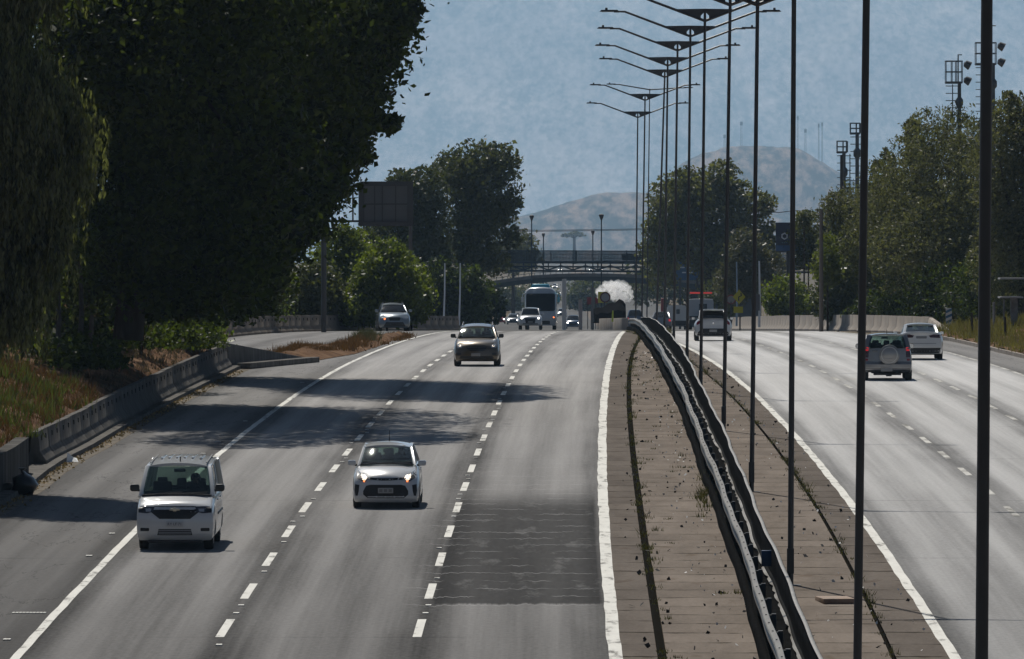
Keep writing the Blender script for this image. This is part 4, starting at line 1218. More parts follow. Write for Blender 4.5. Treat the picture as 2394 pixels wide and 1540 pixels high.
def rrect(x0, x1, z0, z1, r=.03, n=4):
    out = []
    for cx, cz, a0 in ((x1 - r, z1 - r, 0), (x0 + r, z1 - r, 90), (x0 + r, z0 + r, 180), (x1 - r, z0 + r, 270)):
        for i in range(n + 1):
            a = math.radians(a0 + 90 * i / n); out.append((cx + r * math.cos(a), cz + r * math.sin(a)))
    return out
def wheel(R, w, side):
    m = MB(); p = [(R * .60, -w / 2), (R * .93, -w / 2), (R, -w * .34), (R, w * .34), (R * .93, w / 2), (R * .60, w / 2)]
    m.lathe(p, (0, 0, 0), 'x', 30)
    r = MB(); o = side * w * .5
    r.lathe([(R * .60, o - side * .05), (R * .60, o + side * .004), (R * .52, o + side * .004), (R * .16, o - side * .02), (R * .10, o + side * .005)], (0, 0, 0), 'x', 24)
    for k in range(5):
        a = 2 * math.pi * k / 5
        r.beam((o, 0, 0), (o, R * .56 * math.cos(a), R * .56 * math.sin(a)), .02, .06)
    return m, r
def pane(name, P00, P10, P01, P11, matl, parent, bow=.0, n=8, bow_dir=(0, -1, 0), th=.006, inset=0., belly=0.):
    """bowed sheet between four corners (lower left, lower right, upper left, upper right)"""
    P00, P10, P01, P11 = map(Vector, (P00, P10, P01, P11)); B = Vector(bow_dir)
    V = np.zeros((n + 1, n + 1, 3))
    for i in range(n + 1):
        t = inset + (1 - 2 * inset) * i / n
        for j in range(n + 1):
            u = inset + (1 - 2 * inset) * j / n
            p = (P00 * (1 - u) + P10 * u) * (1 - t) + (P01 * (1 - u) + P11 * u) * t
            p += B * (bow * (1 - (2 * u - 1) ** 2) + belly * (1 - (2 * t - 1) ** 2))
            V[i, j] = p
    me = grid_mesh(name, V)
    if th:
        bm = bmesh.new(); bm.from_mesh(me); bmesh.ops.solidify(bm, geom=bm.faces[:], thickness=th); bm.to_mesh(me); bm.free()
    return link(name, me, matl, parent, 50)
def lettering(txt, size, matl, parent, loc, rotz=0., name="lettering"):
    cu = bpy.data.curves.new(name, 'FONT'); cu.body = txt; cu.size = size; cu.align_x = 'CENTER'; cu.align_y = 'CENTER'; cu.extrude = .002
    o = bpy.data.objects.new("tmp_text", cu); COL.objects.link(o); bpy.context.view_layer.update()
    me = bpy.data.meshes.new_from_object(o.evaluated_get(bpy.context.evaluated_depsgraph_get()))
    bpy.data.objects.remove(o)
    me.transform(Matrix.Translation(loc) @ Matrix.Rotation(rotz, 4, 'Z') @ Matrix.Rotation(math.radians(90), 4, 'X'))
    return link(name, me, matl, parent)
def vehicle(name, label, cat, S, group=None):
    root = thing(name, label, cat, group=group)
    me = body_mesh(S)
    if S.get('cut', True): me = cut_arches(me, S)
    body = link("body", me, S['paint'], root, 38)
    bm = bmesh.new(); bm.from_mesh(me); bvh = BVHTree.FromBMesh(bm); bm.free()
    L, W, R = S['L'], S['W'], S['R']
    # running gear
    um = MB(); um.box((0, L / 2, S['zlo'][0][1] + .12), (W * .62, L * .86, .22)); 
    for ya in S['axles']: um.tube([(-W * .42, ya, R), (W * .42, ya, R)], .05, 8)
    um.build("underbody", M_intk, root)
    for ya in S['axles']:
        for s in (-1, 1):
            wm, rm = wheel(R, S.get('tw', .2), s)
            w = wm.build("wheel", M_tyre, root, 40); w.location = (s * (W / 2 - S.get('tw', .2) / 2 - S.get('wi', .035)), ya, R)
            rm.build("rim", S.get('rim', M_rim), w, 40)
    # cabin
    if 'cab' in S:
        (yA, zA, wA), (yB, zB, wB), (yC, zC, wC), (yD, zD, wD) = S['cab']
        bowf, bowr, crown = S.get('cbow_f', .10), S.get('cbow_r', .06), S.get('ccrown', .05)
        nx, ny = 14, 14; V = np.zeros((ny + 1, nx + 1, 3))
        for i in range(ny + 1):
            t = i / ny; w = wB + (wC - wB) * t
            for j in range(nx + 1):
                u = 2 * j / nx - 1
                y = yB + (yC - yB) * t - bowf * (1 - u * u) * (1 - t) ** 3 + bowr * (1 - u * u) * t ** 3
                z = zB + (zC - zB) * t + crown * (1 - abs(u) ** 2.2) + S.get('arch', .035) * math.sin(math.pi * min(1, t * 1.0)) - .012 * abs(u) ** 8
                V[i, j] = (u * w * (1 + .012 * math.sin(math.pi * t)), y, z)
        rme = grid_mesh("roof", V)
        bm = bmesh.new(); bm.from_mesh(rme); bmesh.ops.solidify(bm, geom=bm.faces[:], thickness=-.055 if S.get('flip') else .055)
        # keep the outer skin where it was
        bm.to_mesh(rme); bm.free()
        roof = link("roof", rme, S.get('roof_paint', S['paint']), root, 45)
        pw = S.get('pw', .075)
        def beam_part(nm, a, b, w_, h_, up):
            q = MB(); q.beam(a, b, w_, h_, up); q.build(nm, S.get('pillar_paint', S['paint']), root, bevel=.012)
        bx = lambda y: lerp_list(S['top'], y)
        for s in (-1, 1):
            A0 = Vector((s * wA, yA, zA - .03)); B0 = Vector((s * (wB - .01), yB + .02, zB - .02)); C0 = Vector((s * (wC - .01), yC - .02, zC - .02)); D0 = Vector((s * wD, yD, zD - .03))
            beam_part('pillar', A0, B0, pw, pw * .8, (0, 1, 0)); beam_part('pillar', C0, D0, S.get('dpw', pw * 1.5), pw * 1.2, (0, 1, 0))
            for fr in S.get('pillars', (.5,)):
                yb = yA + (yD - yA) * fr; yt = yB + (yC - yB) * max(0, min(1, (yb - yB) / (yC - yB)))
                if yb < yB: continue
                beam_part('pillar', (s * (wA + (wD - wA) * fr), yb, zA - .03), (s * (wB - .015), yt, zB - .01), .06, .10, (0, 1, 0))
            beam_part('roof_edge', B0, C0, .07, .07, (0, 0, 1))
        g = S.get('glass', M_glass)
        ws = pane("windscreen", (-wA + .02, yA, zA), (wA - .02, yA, zA), (-wB + .02, yB, zB), (wB - .02, yB, zB), S.get('ws_glass', g), root, bow=bowf + .01, belly=.03, inset=.012)
        pane("rear_window", (-wD + .05, yD, zD + S.get('rw_up', 0)), (wD - .05, yD, zD + S.get('rw_up', 0)), (-wC + .03, yC, zC - .02), (wC - .03, yC, zC - .02), S.get('rw_glass', g), root, bow=bowr, bow_dir=(0, 1, 0), belly=.02, inset=.015)
        for s in (-1, 1):
            pane("side_window", (s * (wA - .004), yA + .05, zA), (s * (wD - .004), yD - .08, zD), (s * (wB - .02), yB + .03, zB), (s * (wC - .02), yC - .05, zC), g, root, bow=.02, bow_dir=(s, 0, 0), th=.004)
        # black sunstrip edge and cowl
        cm = MB(); 
        for k_ in range(10):
            u0, u1 = -1 + k_ / 5, -1 + (k_ + 1) / 5
            f = lambda u: Vector((u * (wA - .03), yA - bowf * (1 - u * u) - .02, zA + .012 + S.get('crown', .03) * (1 - u * u) * .6))
            cm.beam(f(u0), f(u1), .06, .03)
        cm.build("cowl", M_blk, root)
        wm_ = MB()
        for x0, x1 in ((-.45, .12), (.02, wA - .12)):
            wm_.beam((x0, yA - bowf * .8 - .03, zA + .045), (x1, yA - bowf * .5 - .025, zA + .075), .02, .02)
        wm_.build("wiper", M_blk, root)
        # interior
        im = MB(); im.box((0, (yA + yD) / 2, (zA + zD) / 2 - .0), (2 * min(wA, wD) - .10, yD - yA - .10, .07))
        im.box((0, yA + .30, zA + .04), (2 * wA - .16, .45, .10))
        im.build("interior", M_int, root)
        if S.get('seats', True):
            y1 = yA + S.get('seat_off', 1.15)
            for s in (-1, 1):
                sm = MB(); x = s * .36
                sm.box((x, y1, zA - .02), (.46, .14, .56), taper=.85); sm.box((x, y1 + .02, zA + .27), (.27 if S.get('tall_seat') else .24, .10, .17), taper=.85)
                sm.build("front_seat", M_int, root, bevel=.03)
            if S.get('rear_seat', True):
                sm = MB(); y2 = min(yD - .35, y1 + .95)
                sm.box((0, y2, zD - .04), (1.2, .14, .34))
                for x in (-.42, 0, .42): sm.box((x, y2 + .02, zD + .20), (.23, .09, .17), taper=.85)
                sm.build("rear_seat", M_int, root, bevel=.03)
            mm_ = MB(); mm_.box((S.get('rvm_x', 0.02), yB - .02, zB - .085), (.25, .04, .075)); mm_.build("rear_view_mirror", simple("mirror_back", (.03, .05, .048), .4), root, bevel=.015)
            sw = MB(); cx = .36; cy, cz = yA + .62, zA + .03
            ring = [(cx + .18 * math.cos(a), cy - .05 * math.sin(a), cz + .17 * math.sin(a)) for a in np.linspace(0, 2 * math.pi, 21)]
            sw.tube(ring, .016, 6, caps=False); sw.beam((cx - .17, cy, cz), (cx + .17, cy, cz), .03, .04); sw.build("steering_wheel", M_blk, root)
        # door mirrors
        if S.get('mirror'):
            xm, zm, mw, mh = S['mirror']; ym = yA + S.get('mirror_y', .22)
            for s in (-1, 1):
                m = MB(); m.prism(rrect(s * xm - mw / 2, s * xm + mw / 2, zm - mh / 2, zm + mh / 2, mh * .35), ym - .05, ym + .10)
                o = m.build("door_mirror", S.get('mirror_mat', S['paint']), root, bevel=.02)
                q = MB(); q.beam((s * (W / 2 - .08), ym + .05, zm - mh * .42), (s * (xm - mw * .3), ym + .03, zm - mh * .35), .06, .05); q.build("mirror_arm", M_blk, o)
                q = MB(); q.box((s * xm, ym + .112, zm), (mw * .8, .01, mh * .75)); q.build("mirror_glass", M_chrome, o)
    # shut lines and handles on the flanks
    for s in (-1, 1):
        for y in S.get('handles', ()):
            m = MB(); z = lerp_list(S['top'], y) - .14; x = W / 2 * lerp_list(S['side'], .85)
            m.box((s * (x + .008), y, z), (.03, .17, .03)); m.build("door_handle", S['paint'], root, bevel=.008)
    def D(nm, outline, matl, front=True, th=.02, off=.004, parent=None, both=False, step=.07):
        outs = []
        for ol in ([outline, mirror_x(outline)[::-1]] if both else [outline]):
            outs.append(link(nm, decal(bvh, ol, th, off, front, step, L), matl, parent or root, 40))
        return outs
    S['D'] = D; S['bvh'] = bvh
    return root, D
def skin_y(S, x, z, front=True):
    L = S['L']; h = S['bvh'].ray_cast(Vector((x, -3 if front else L + 3, z)), Vector((0, 1 if front else -1, 0)))
    return h[0].y if h[0] is not None else (0 if front else L)
def plate(S, root, x, z, w, h, txt, front=True, tilt=0, mt=None, lcol=(.03, .03, .035)):
    y = skin_y(S, x, z, front); s = -1 if front else 1
    m = MB(); m.box((x, y + s * .018, z), (w, .02, h)); o = m.build("number_plate", mt or M_plate, root, bevel=.006)
    if txt: lettering(txt, h * .72, simple("plate_ink_%.2f" % lcol[0], lcol, .5), o, Vector((x, y + s * .031, z)), 0 if front else math.pi)
    return o
def place(root, px, y, S, away=False, yaw=0., slope=True, d=None, axle=None):
    """stand the vehicle so that its nearest tyres touch the road at the given frame point"""
    dd = d or dist(y); x = (px - 1197) * dd / F
    if axle is None: axle = S['axles'][-1] if away else S['axles'][0]
    dir_ = .0137 if dd < 440 else .008
    sl = (zr(dd + 3) - zr(dd - 3)) / 6.
    if not away:
        th = -dir_ + yaw
        root.rotation_euler = (math.atan(sl), 0, th)
        off = Matrix.Rotation(th, 3, 'Z') @ Vector((0, axle, 0))
    else:
        th = math.pi - dir_ + yaw
        root.rotation_euler = (-math.atan(sl), 0, th)
        off = Matrix.Rotation(th, 3, 'Z') @ Vector((0, axle, 0))
    z = zr(dd) - sl * (axle if not away else -axle) + .006
    root.location = Vector((x - off.x, dd - off.y, z))
    return root

# ---- white van
V1 = dict(L=4.42, W=1.68, R=.295, axles=(.72, 3.44), tw=.19, wi=.05, paint=WHITE,
          stations=[0, .16, .32, .5, .68, 1.0, 1.5, 2.2, 3.0, 3.8, 4.2, 4.42],
          top=[(0, .98), (.16, 1.02), (.32, 1.055), (.68, 1.13), (.9, 1.15), (4.42, 1.16)],
          zlo=[(0, .22), (.5, .24), (3.9, .26), (4.42, .36)],
          plan=[(0, .965), (.16, .985), (.5, 1.), (3.8, 1.), (4.42, .97)],
          side=[(0, .93), (.05, .965), (.12, .985), (.34, 1.), (.7, .995), (.88, .97), (.97, .93), (1., .90)],
          front=[(0, .10), (.1, .03), (.25, 0), (.6, .0), (.80, .03), (.9, .06), (.96, .11), (1., .16)], bow_f=.12,
          rear=[(0, .1), (.2, 0), (1, .03)], bow_r=.05, crown=.04,
          cab=((.80, 1.14, .775), (1.42, 1.74, .675), (4.15, 1.80, .66), (4.36, 1.14, .76)), cbow_f=.10, pw=.10, dpw=.16, pillars=(.30, .62),
          ccrown=.075, arch=.035, seat_off=.95, mirror=(.915, 1.30, .20, .155), mirror_mat=M_blk, mirror_y=.20, handles=(1.9, 3.0), rvm_x=.03)
van, D = vehicle("white_van", "white passenger van with ribbed roof and black mirrors", "van", V1)
D("grille", [(-.44, .955), (-.515, .83), (-.33, .685), (.33, .685), (.515, .83), (.44, .955)], M_intk, step=.09)
D("headlight", [(.43, .945), (.47, .83), (.60, .80), (.78, .815), (.79, .93), (.66, .955)], simple("dark_headlamp", (.05, .055, .065), .15, .2, coat=.8), both=True, off=.008)
for s in (1, -1): D("headlight_lens", [(s * a, b) for a, b in [(.50, .90), (.52, .84), (.62, .835), (.63, .90)]][::s], M_lamp, off=.014)
for s in (1, -1): D("headlight_bezel", [(s * .66, .83), (s * .775, .825), (s * .78, .92), (s * .66, .93)][::s], M_blk, off=.010)
D("lower_grille", [(-.345, .47), (-.375, .335), (.375, .335), (.345, .47)], M_intk)
for z in (.365, .40, .44): D("grille_bar", rrect(-.35, .35, z - .008, z + .008, .006), simple("bumper_grey", (.25, .26, .27), .5), off=.016)
D("fog_recess", rrect(.55, .74, .42, .49, .02), M_intk, both=True)
y = skin_y(V1, 0, .885)
m = MB(); m.prism([(-.115, .865), (-.035, .865), (-.035, .845), (.035, .845), (.035, .865), (.115, .865), (.095, .905), (.035, .905), (.035, .925), (-.035, .925), (-.035, .905), (-.095, .905)], y - .03, y - .006)
m.build("emblem", simple("emblem_gold", (.42, .38, .30), .3, .6), van, bevel=.004)
plate(V1, van, 0, .575, .36, .115, "RY LF·71", mt=simple("van_plate", (.40, .405, .41), .5))
m = MB(); m.box((0, .12, .20), (1.15, .1, .06)); m.build("skid_lip", M_blk, van, bevel=.02)
m = MB()
for x in np.linspace(-.42, .42, 6): m.beam((x, 2.35, 1.888 - .03 * abs(x)), (x, 4.0, 1.872 - .03 * abs(x)), .05, .03)
m.build("roof_rib", WHITE, van, bevel=.01)
m = MB(); m.tube([(.03, 1.62, 1.83), (.03, 1.66, 1.93)], .012, 6); m.build("antenna", M_blk, van)
m = MB()
for s in (-1, 1): m.beam((s * .60, 1.5, 1.815), (s * .59, 4.1, 1.865), .03, .012)
m.build("roof_channel", M_blk, van)
m = MB()
for s in (-1, 1):
    for z in (.62, .70): pass
m = MB(); m.box((.84, 2.6, .72), (.02, 1.9, .05)); m.box((-.84, 2.6, .72), (.02, 1.9, .05)); m.build("side_moulding", M_blk, van, bevel=.008)
place(van, 413, 1284, V1)

# ---- small white hatchback
V2 = dict(L=3.6, W=1.60, R=.285, axles=(.70, 3.10), tw=.18, wi=.02, paint=WHITE,
          stations=[0, .12, .26, .42, .60, .80, 1.05, 1.6, 2.2, 2.8, 3.3, 3.6],
          top=[(0, .745), (.12, .80), (.26, .845), (.42, .885), (.8, .95), (1.05, .985), (2.2, 1.0), (3.6, 1.02)],
          zlo=[(0, .155), (.5, .18), (3.1, .19), (3.6, .30)],
          plan=[(0, .93), (.12, .965), (.42, 1.), (3.1, 1.), (3.6, .95)],
          side=[(0, .95), (.05, .975), (.2, .995), (.45, 1.), (.65, .985), (.85, .95), (.95, .90), (1., .84)],
          front=[(0, .08), (.08, .02), (.2, 0), (.5, .02), (.72, .03), (.86, .05), (.95, .09), (1., .14)], bow_f=.20,
          rear=[(0, .1), (.2, 0), (1, .06)], bow_r=.07, crown=.05,
          cab=((.98, .985, .665), (1.72, 1.385, .565), (3.05, 1.415, .545), (3.52, 1.02, .66)), cbow_f=.13, pillars=(.44,),
          ccrown=.055, arch=.025, mirror=(.832, 1.035, .19, .13), mirror_mat=WHITE, mirror_y=.16, handles=(1.9, 2.6), seat_off=.98, tall_seat=True)
hatch, D = vehicle("white_hatchback", "small white hatchback with lit headlamps and wide black lower intake in the middle lane", "car", V2)
D("lower_intake", [(-.46, .545), (-.53, .42), (-.53, .34), (-.43, .255), (.43, .255), (.53, .34), (.53, .42), (.46, .545), (.36, .57), (-.36, .57)], M_intk)
D("grille", [(-.43, .745), (-.43, .69), (-.1, .668), (.1, .668), (.43, .69), (.43, .745), (.15, .725), (-.15, .725)], M_intk)
D("side_intake", [(.62, .56), (.725, .575), (.735, .42), (.71, .30), (.66, .31), (.635, .42)], M_intk, both=True)
hl = [(.42, .735), (.47, .64), (.56, .645), (.70, .72), (.72, .80), (.68, .90), (.60, .845)]
D("headlight", hl, M_blk, both=True, off=.006)
for s in (1, -1):
    D("headlight_reflector", [(s * a, b) for a, b in [(.43, .735), (.48, .67), (.55, .68), (.60, .75), (.585, .82), (.50, .785)]][::s], M_lamp_on, off=.012)
    D("headlight_lens", [(s * a, b) for a, b in [(.56, .80), (.60, .79), (.68, .885), (.64, .88)]][::s], M_lamp, off=.012)
    for x, z, r_, mt in ((.505, .755, .032, M_lamp_hot), (.535, .715, .018, M_lamp_on), (.51, .655, .022, M_orange)):
        D("headlight_bulb", [(s * x + r_ * math.cos(a), z + r_ * math.sin(a)) for a in np.linspace(0, 2 * math.pi, 10)[:-1]], mt, off=.018)
pl = plate(V2, hatch, .0, .435, .36, .125, None, mt=simple("grey_plate", (.26, .262, .26), .5))
for x in (-.11, 0., .11):
    m = MB(); m.box((x, skin_y(V2, 0, .435) - .029, .435), (.075, .004, .07)); m.build("worn_character", simple("plate_smudge", (.15, .15, .15), .6), pl)
m = MB(); m.tube([(.0, 3.0, 1.475), (.0, 3.16, 1.72)], [.012, .006], 6); m.build("antenna", M_blk, hatch)
place(hatch, 903.5, 1187, V2)

# ---- bronze SUV
V3 = dict(L=4.56, W=1.80, R=.345, axles=(.92, 3.53), tw=.225, wi=.01, paint=GOLD,
          stations=[0, .12, .28, .5, .8, 1.1, 1.35, 2.0, 2.8, 3.6, 4.2, 4.56],
          top=[(0, .84), (.12, .90), (.28, .945), (.5, .985), (1.1, 1.06), (1.35, 1.085), (4.56, 1.10)],
          zlo=[(0, .20), (.5, .24), (4.0, .27), (4.56, .42)],
          plan=[(0, .92), (.12, .955), (.5, 1.), (4.0, 1.), (4.56, .95)],
          side=[(0, .93), (.1, .98), (.3, 1.), (.6, .995), (.85, .955), (.95, .91), (1., .86)],
          front=[(0, .10), (.1, .02), (.3, 0), (.75, .03), (.9, .07), (1., .15)], bow_f=.22,
          rear=[(0, .1), (.2, 0), (1, .06)], bow_r=.08, crown=.04,
          cab=((1.28, 1.085, .76), (2.0, 1.50, .62), (3.7, 1.56, .60), (4.45, 1.10, .74)), cbow_f=.12, pillars=(.36, .66), ccrown=.06, arch=.05,
          mirror=(.945, 1.18, .20, .16), mirror_mat=M_blk, mirror_y=.2, handles=(2.3, 3.2), seat_off=1.05)
suv, D = vehicle("bronze_suv", "bronze sport utility car with roof rails, alone ahead of the tree shadow", "car", V3)
D("grille", [(-.40, .80), (-.36, .66), (-.22, .60), (.22, .60), (.36, .66), (.40, .80), (.3, .83), (-.3, .83)], M_intk)
for z in (.68, .75): D("grille_bar", rrect(-.36, .36, z - .01, z + .01, .006), simple("dark_chrome", (.12, .12, .125), .3, .8), off=.012)
D("headlight", [(.56, .82), (.58, .73), (.75, .72), (.82, .78), (.81, .90), (.74, .915), (.64, .87)], M_lamp, both=True, off=.006)
D("lower_intake", [(-.62, .42), (-.68, .32), (-.5, .24), (.5, .24), (.68, .32), (.62, .42)], M_intk)
D("fog_recess", rrect(.60, .76, .44, .54, .03), M_blk, both=True)
plate(V3, suv, -.03, .465, .36, .125, None, mt=simple("shaded_plate", (.20, .20, .20), .5))
m = MB()
for s in (-1, 1):
    m.tube([(s * .58, 2.15, 1.57), (s * .58, 2.3, 1.645), (s * .575, 3.5, 1.69), (s * .565, 3.68, 1.62)], .022, 8)
m.build("roof_rail", M_blk, suv, 50)
D("headlight_bulb", [(.655 + .05 * math.cos(a), .815 + .04 * math.sin(a)) for a in np.linspace(0, 2 * math.pi, 10)[:-1]], M_lamp_on, both=True, off=.010)
place(suv, 1115, 856, V3)

# ---- grey blue SUV on the ramp
V4 = dict(V3, paint=BLUEGREY, W=1.84, L=4.45,
          stations=[0, .14, .32, .55, .8, 1.1, 1.35, 2.0, 2.8, 3.5, 4.1, 4.45],
          top=[(0, .80), (.14, .88), (.32, .935), (.55, .975), (1.1, 1.05), (1.35, 1.07), (4.45, 1.10)],
          plan=[(0, .90), (.14, .95), (.55, 1.), (3.9, 1.), (4.45, .94)],
          cab=((1.25, 1.07, .76), (1.98, 1.48, .61), (3.6, 1.55, .59), (4.35, 1.10, .74)), glass=M_glass_dk, seats=False, bow_f=.26,
          mirror=(.96, 1.16, .20, .15), mirror_mat=BLUEGREY)
rsuv, D = vehicle("grey_suv", "grey blue sport utility car on the exit ramp by the bushes", "car", V4)
D("grille", [(-.34, .76), (-.28, .60), (.28, .60), (.34, .76), (.28, .79), (-.28, .79)], M_intk)
D("headlight", [(.46, .78), (.50, .68), (.66, .66), (.80, .74), (.79, .85), (.66, .86)], M_lamp, both=True, off=.006)
D("lower_intake", [(-.48, .52), (-.62, .30), (-.5, .22), (.5, .22), (.62, .30), (.48, .52)], M_intk)
D("indicator_lamp", [(-.56 + .05 * math.cos(a), .70 + .05 * math.sin(a)) for a in np.linspace(0, 2 * math.pi, 12)[:-1]], M_orange, off=.014)
m = MB()
for s in (-1, 1): m.tube([(s * .57, 2.1, 1.55), (s * .57, 2.25, 1.60), (s * .56, 3.4, 1.65), (s * .55, 3.58, 1.60)], .02, 8)
m.build("roof_rail", M_chrome, rsuv, 50)
place(rsuv, 921, 772.5, V4, yaw=.075)

# ---- white pickup and coach beyond the crest
V5 = dict(L=5.3, W=1.86, R=.38, axles=(.95, 4.04), tw=.25, wi=.01, paint=WHITE, cut=False,
          stations=[0, .12, .3, .6, 1.0, 1.4, 2.2, 3.2, 4.2, 5.0, 5.3],
          top=[(0, .98), (.12, 1.03), (.3, 1.07), (1.4, 1.15), (5.3, 1.15)], zlo=[(0, .34), (4.4, .38), (5.3, .5)],
          plan=[(0, .93), (.3, 1.), (5., 1.), (5.3, .98)], side=[(0, .94), (.15, .99), (.5, 1.), (.9, .95), (1., .88)],
          front=[(0, .08), (.15, 0), (.7, .02), (.9, .06), (1., .13)], bow_f=.16, rear=[(0, 0), (1, 0)], bow_r=.02, crown=.04,
          cab=((1.35, 1.15, .74), (2.0, 1.66, .60), (3.2, 1.70, .60), (3.6, 1.15, .72)), pillars=(.5,), glass=M_glass_dk, seats=False, ccrown=.05, arch=.03,
          mirror=(1.0, 1.25, .20, .18), mirror_mat=WHITE, mirror_y=.2)
pick, D = vehicle("white_pickup", "white pickup truck with glaring headlamps just in front of the coach", "pickup truck", V5)
D("grille", [(-.44, .92), (-.36, .52), (.36, .52), (.44, .92)], M_intk)
D("headlight", [(.50, .98), (.52, .86), (.74, .84), (.85, .92), (.84, .99)], M_lamp, both=True, off=.006)
D("headlight_bulb", [(.66 + .075 * math.cos(a), .915 + .055 * math.sin(a)) for a in np.linspace(0, 2 * math.pi, 12)[:-1]], M_lamp_hot, both=True, off=.02)
D("lower_intake", rrect(-.6, .6, .38, .50, .04), M_intk)
plate(V5, pick, 0, .62, .36, .12, None, mt=simple("shaded_plate", (.20, .20, .20), .5))
place(pick, 1240, 770, V5, d=600.)
V6 = dict(L=12.2, W=2.56, R=.5, axles=(2.6, 8.9), tw=.3, wi=.03, paint=paint("coach_grey_paint", (.38, .40, .42)), cut=False,
          stations=[0, .25, .6, 1.2, 3, 6, 9, 11.6, 12.2], top=[(0, 2.95), (.25, 3.25), (.6, 3.36), (1.2, 3.4), (12.2, 3.4)], zlo=[(0, .34), (1.5, .36), (12.2, .36)],
          plan=[(0, .94), (.25, .98), (.6, 1.), (12.2, 1.)], side=[(0, .97), (.06, 1.), (.84, 1.), (.90, .97), (.96, .86), (1., .66)],
          front=[(0, .06), (.1, 0), (.35, .02), (.7, .18), (.9, .34), (1., .55)], bow_f=.22, rear=[(0, 0), (1, .1)], bow_r=.1, crown=.06)
coach, D = vehicle("coach", "white and teal coach with black windscreen behind the white pickup", "bus", V6)
D("windscreen", rrect(-1.16, 1.16, 1.50, 2.92, .16), simple("coach_glass", (.006, .007, .008), .25, spec=.15), step=.12, off=.02)
D("headlight", rrect(.84, 1.12, .92, 1.10, .05), M_lamp, both=True); D("headlight_bulb", [(1.06 + .06 * math.cos(a), 1.0 + .06 * math.sin(a)) for a in np.linspace(0, 2 * math.pi, 12)[:-1]], M_orange, off=.015)
D("lower_grille", rrect(-.75, .75, .45, .72, .05), M_intk)
D("destination_band", rrect(-.62, -.02, 1.55, 1.70, .03), simple("dash_light", (.14, .2, .22), .4), off=.02)
TEAL = paint("teal_paint", (.03, .30, .40))
m = MB(); m.box((0, 2.6, 3.53), (1.55, 3.2, .34), taper=.88); m.build("roof_pod", TEAL, coach, bevel=.10)
for s in (-1, 1):
    m = MB(); m.box((s * 1.285, 6.6, 2.35), (.02, 10.2, .95)); m.build("side_window", simple("coach_glass", (.006, .007, .008), .12), coach)
    m = MB(); m.box((s * 1.287, 6.4, 1.62), (.02, 11, .3)); m.box((s * 1.287, 6.4, 2.98), (.02, 11, .22)); m.build("side_stripe", TEAL, coach)
    m = MB(); m.tube([(s * 1.15, .45, 2.95), (s * 1.42, .0, 2.85), (s * 1.45, -.12, 2.6)], .04, 8); m.box((s * 1.45, -.12, 2.42), (.2, .12, .42)); m.build("mirror", WHITE if s < 0 else TEAL, coach, bevel=.02)
place(coach, 1264, 771, V6, d=618.)

# ---- far small cars, low detail but whole
def far_car(label, px, d, paint_, lamp=True, away=False, tall=1., W=1.75, name="distant_car", y=None, hot=True, group="distant cars beyond the bridge"):
    S = dict(L=4.1, W=W, R=.31, axles=(.8, 3.3), tw=.2, wi=.02, paint=paint_, cut=False,
             stations=[0, .2, .6, 1.2, 2.2, 3.4, 4.1], top=[(0, .72 * tall), (.2, .84 * tall), (.6, .90 * tall), (1.2, .97 * tall), (4.1, 1. * tall)], zlo=[(0, .2), (4.1, .28)],
             plan=[(0, .92), (.3, 1.), (3.8, 1.), (4.1, .94)], side=[(0, .95), (.2, 1.), (.7, .99), (.9, .94), (1., .86)],
             front=[(0, .06), (.2, 0), (.8, .04), (1., .12)], bow_f=.2, rear=[(0, .05), (.2, 0), (1, .06)], bow_r=.08, crown=.04,
             cab=((1.1, .97 * tall, .72), (1.85, 1.42 * tall, .60), (3.2, 1.45 * tall, .58), (3.95, 1.0 * tall, .70)), glass=M_glass_dk, seats=False, pillars=(.5,))
    r, D = vehicle(name, label, "car", S, group)
    D("headlight", [(.46, .70 * tall), (.48, .60 * tall), (.74, .62 * tall), (.76, .72 * tall)], M_lamp if not lamp else M_lamp, both=True)
    if lamp: D("headlight_bulb", [(.62 + .09 * math.cos(a), .66 * tall + .06 * math.sin(a)) for a in np.linspace(0, 2 * math.pi, 10)[:-1]], M_lamp_hot if hot else M_lamp_on, both=True, off=.02)
    D("grille", rrect(-.4, .4, .36, .6, .04), M_intk)
    D("tail_light", rrect(.6, .8, .70 * tall, .9 * tall, .03), M_tail_on if away else M_tail, front=False, both=True)
    place(r, px, 0, S, away=away, d=d)
    return r
far_car("red car far off in the left lane beyond the crest, left of the pickup", 1168, 1120, REDP)
far_car("silver car with glaring lamps far off, between the red car and the pickup", 1199, 1090, SILVER)
far_car("dark blue car with bright lamps right of the coach beyond the grey post", 1340, 860, paint("blue_car_paint", (.04, .07, .13)))
far_car("silver car far beyond the coach's right shoulder", 1314, 1350, SILVER)
far_car("white car farther up the road above the coach", 1297, 2250, WHITE)
far_car("dark car behind the white car above the coach roof", 1304, 1900, DARKP, lamp=False)
far_car("orange lamped car just under the bridge arch", 1307, 2600, SILVER)
far_car("white car glinting between the two bridges, left one", 1309, 3150, WHITE)
far_car("white car glinting brightest between the two bridges", 1404, 3150, WHITE)
far_car("grey car between the two bridges, left of the brightest glint", 1381, 3150, SILVER)

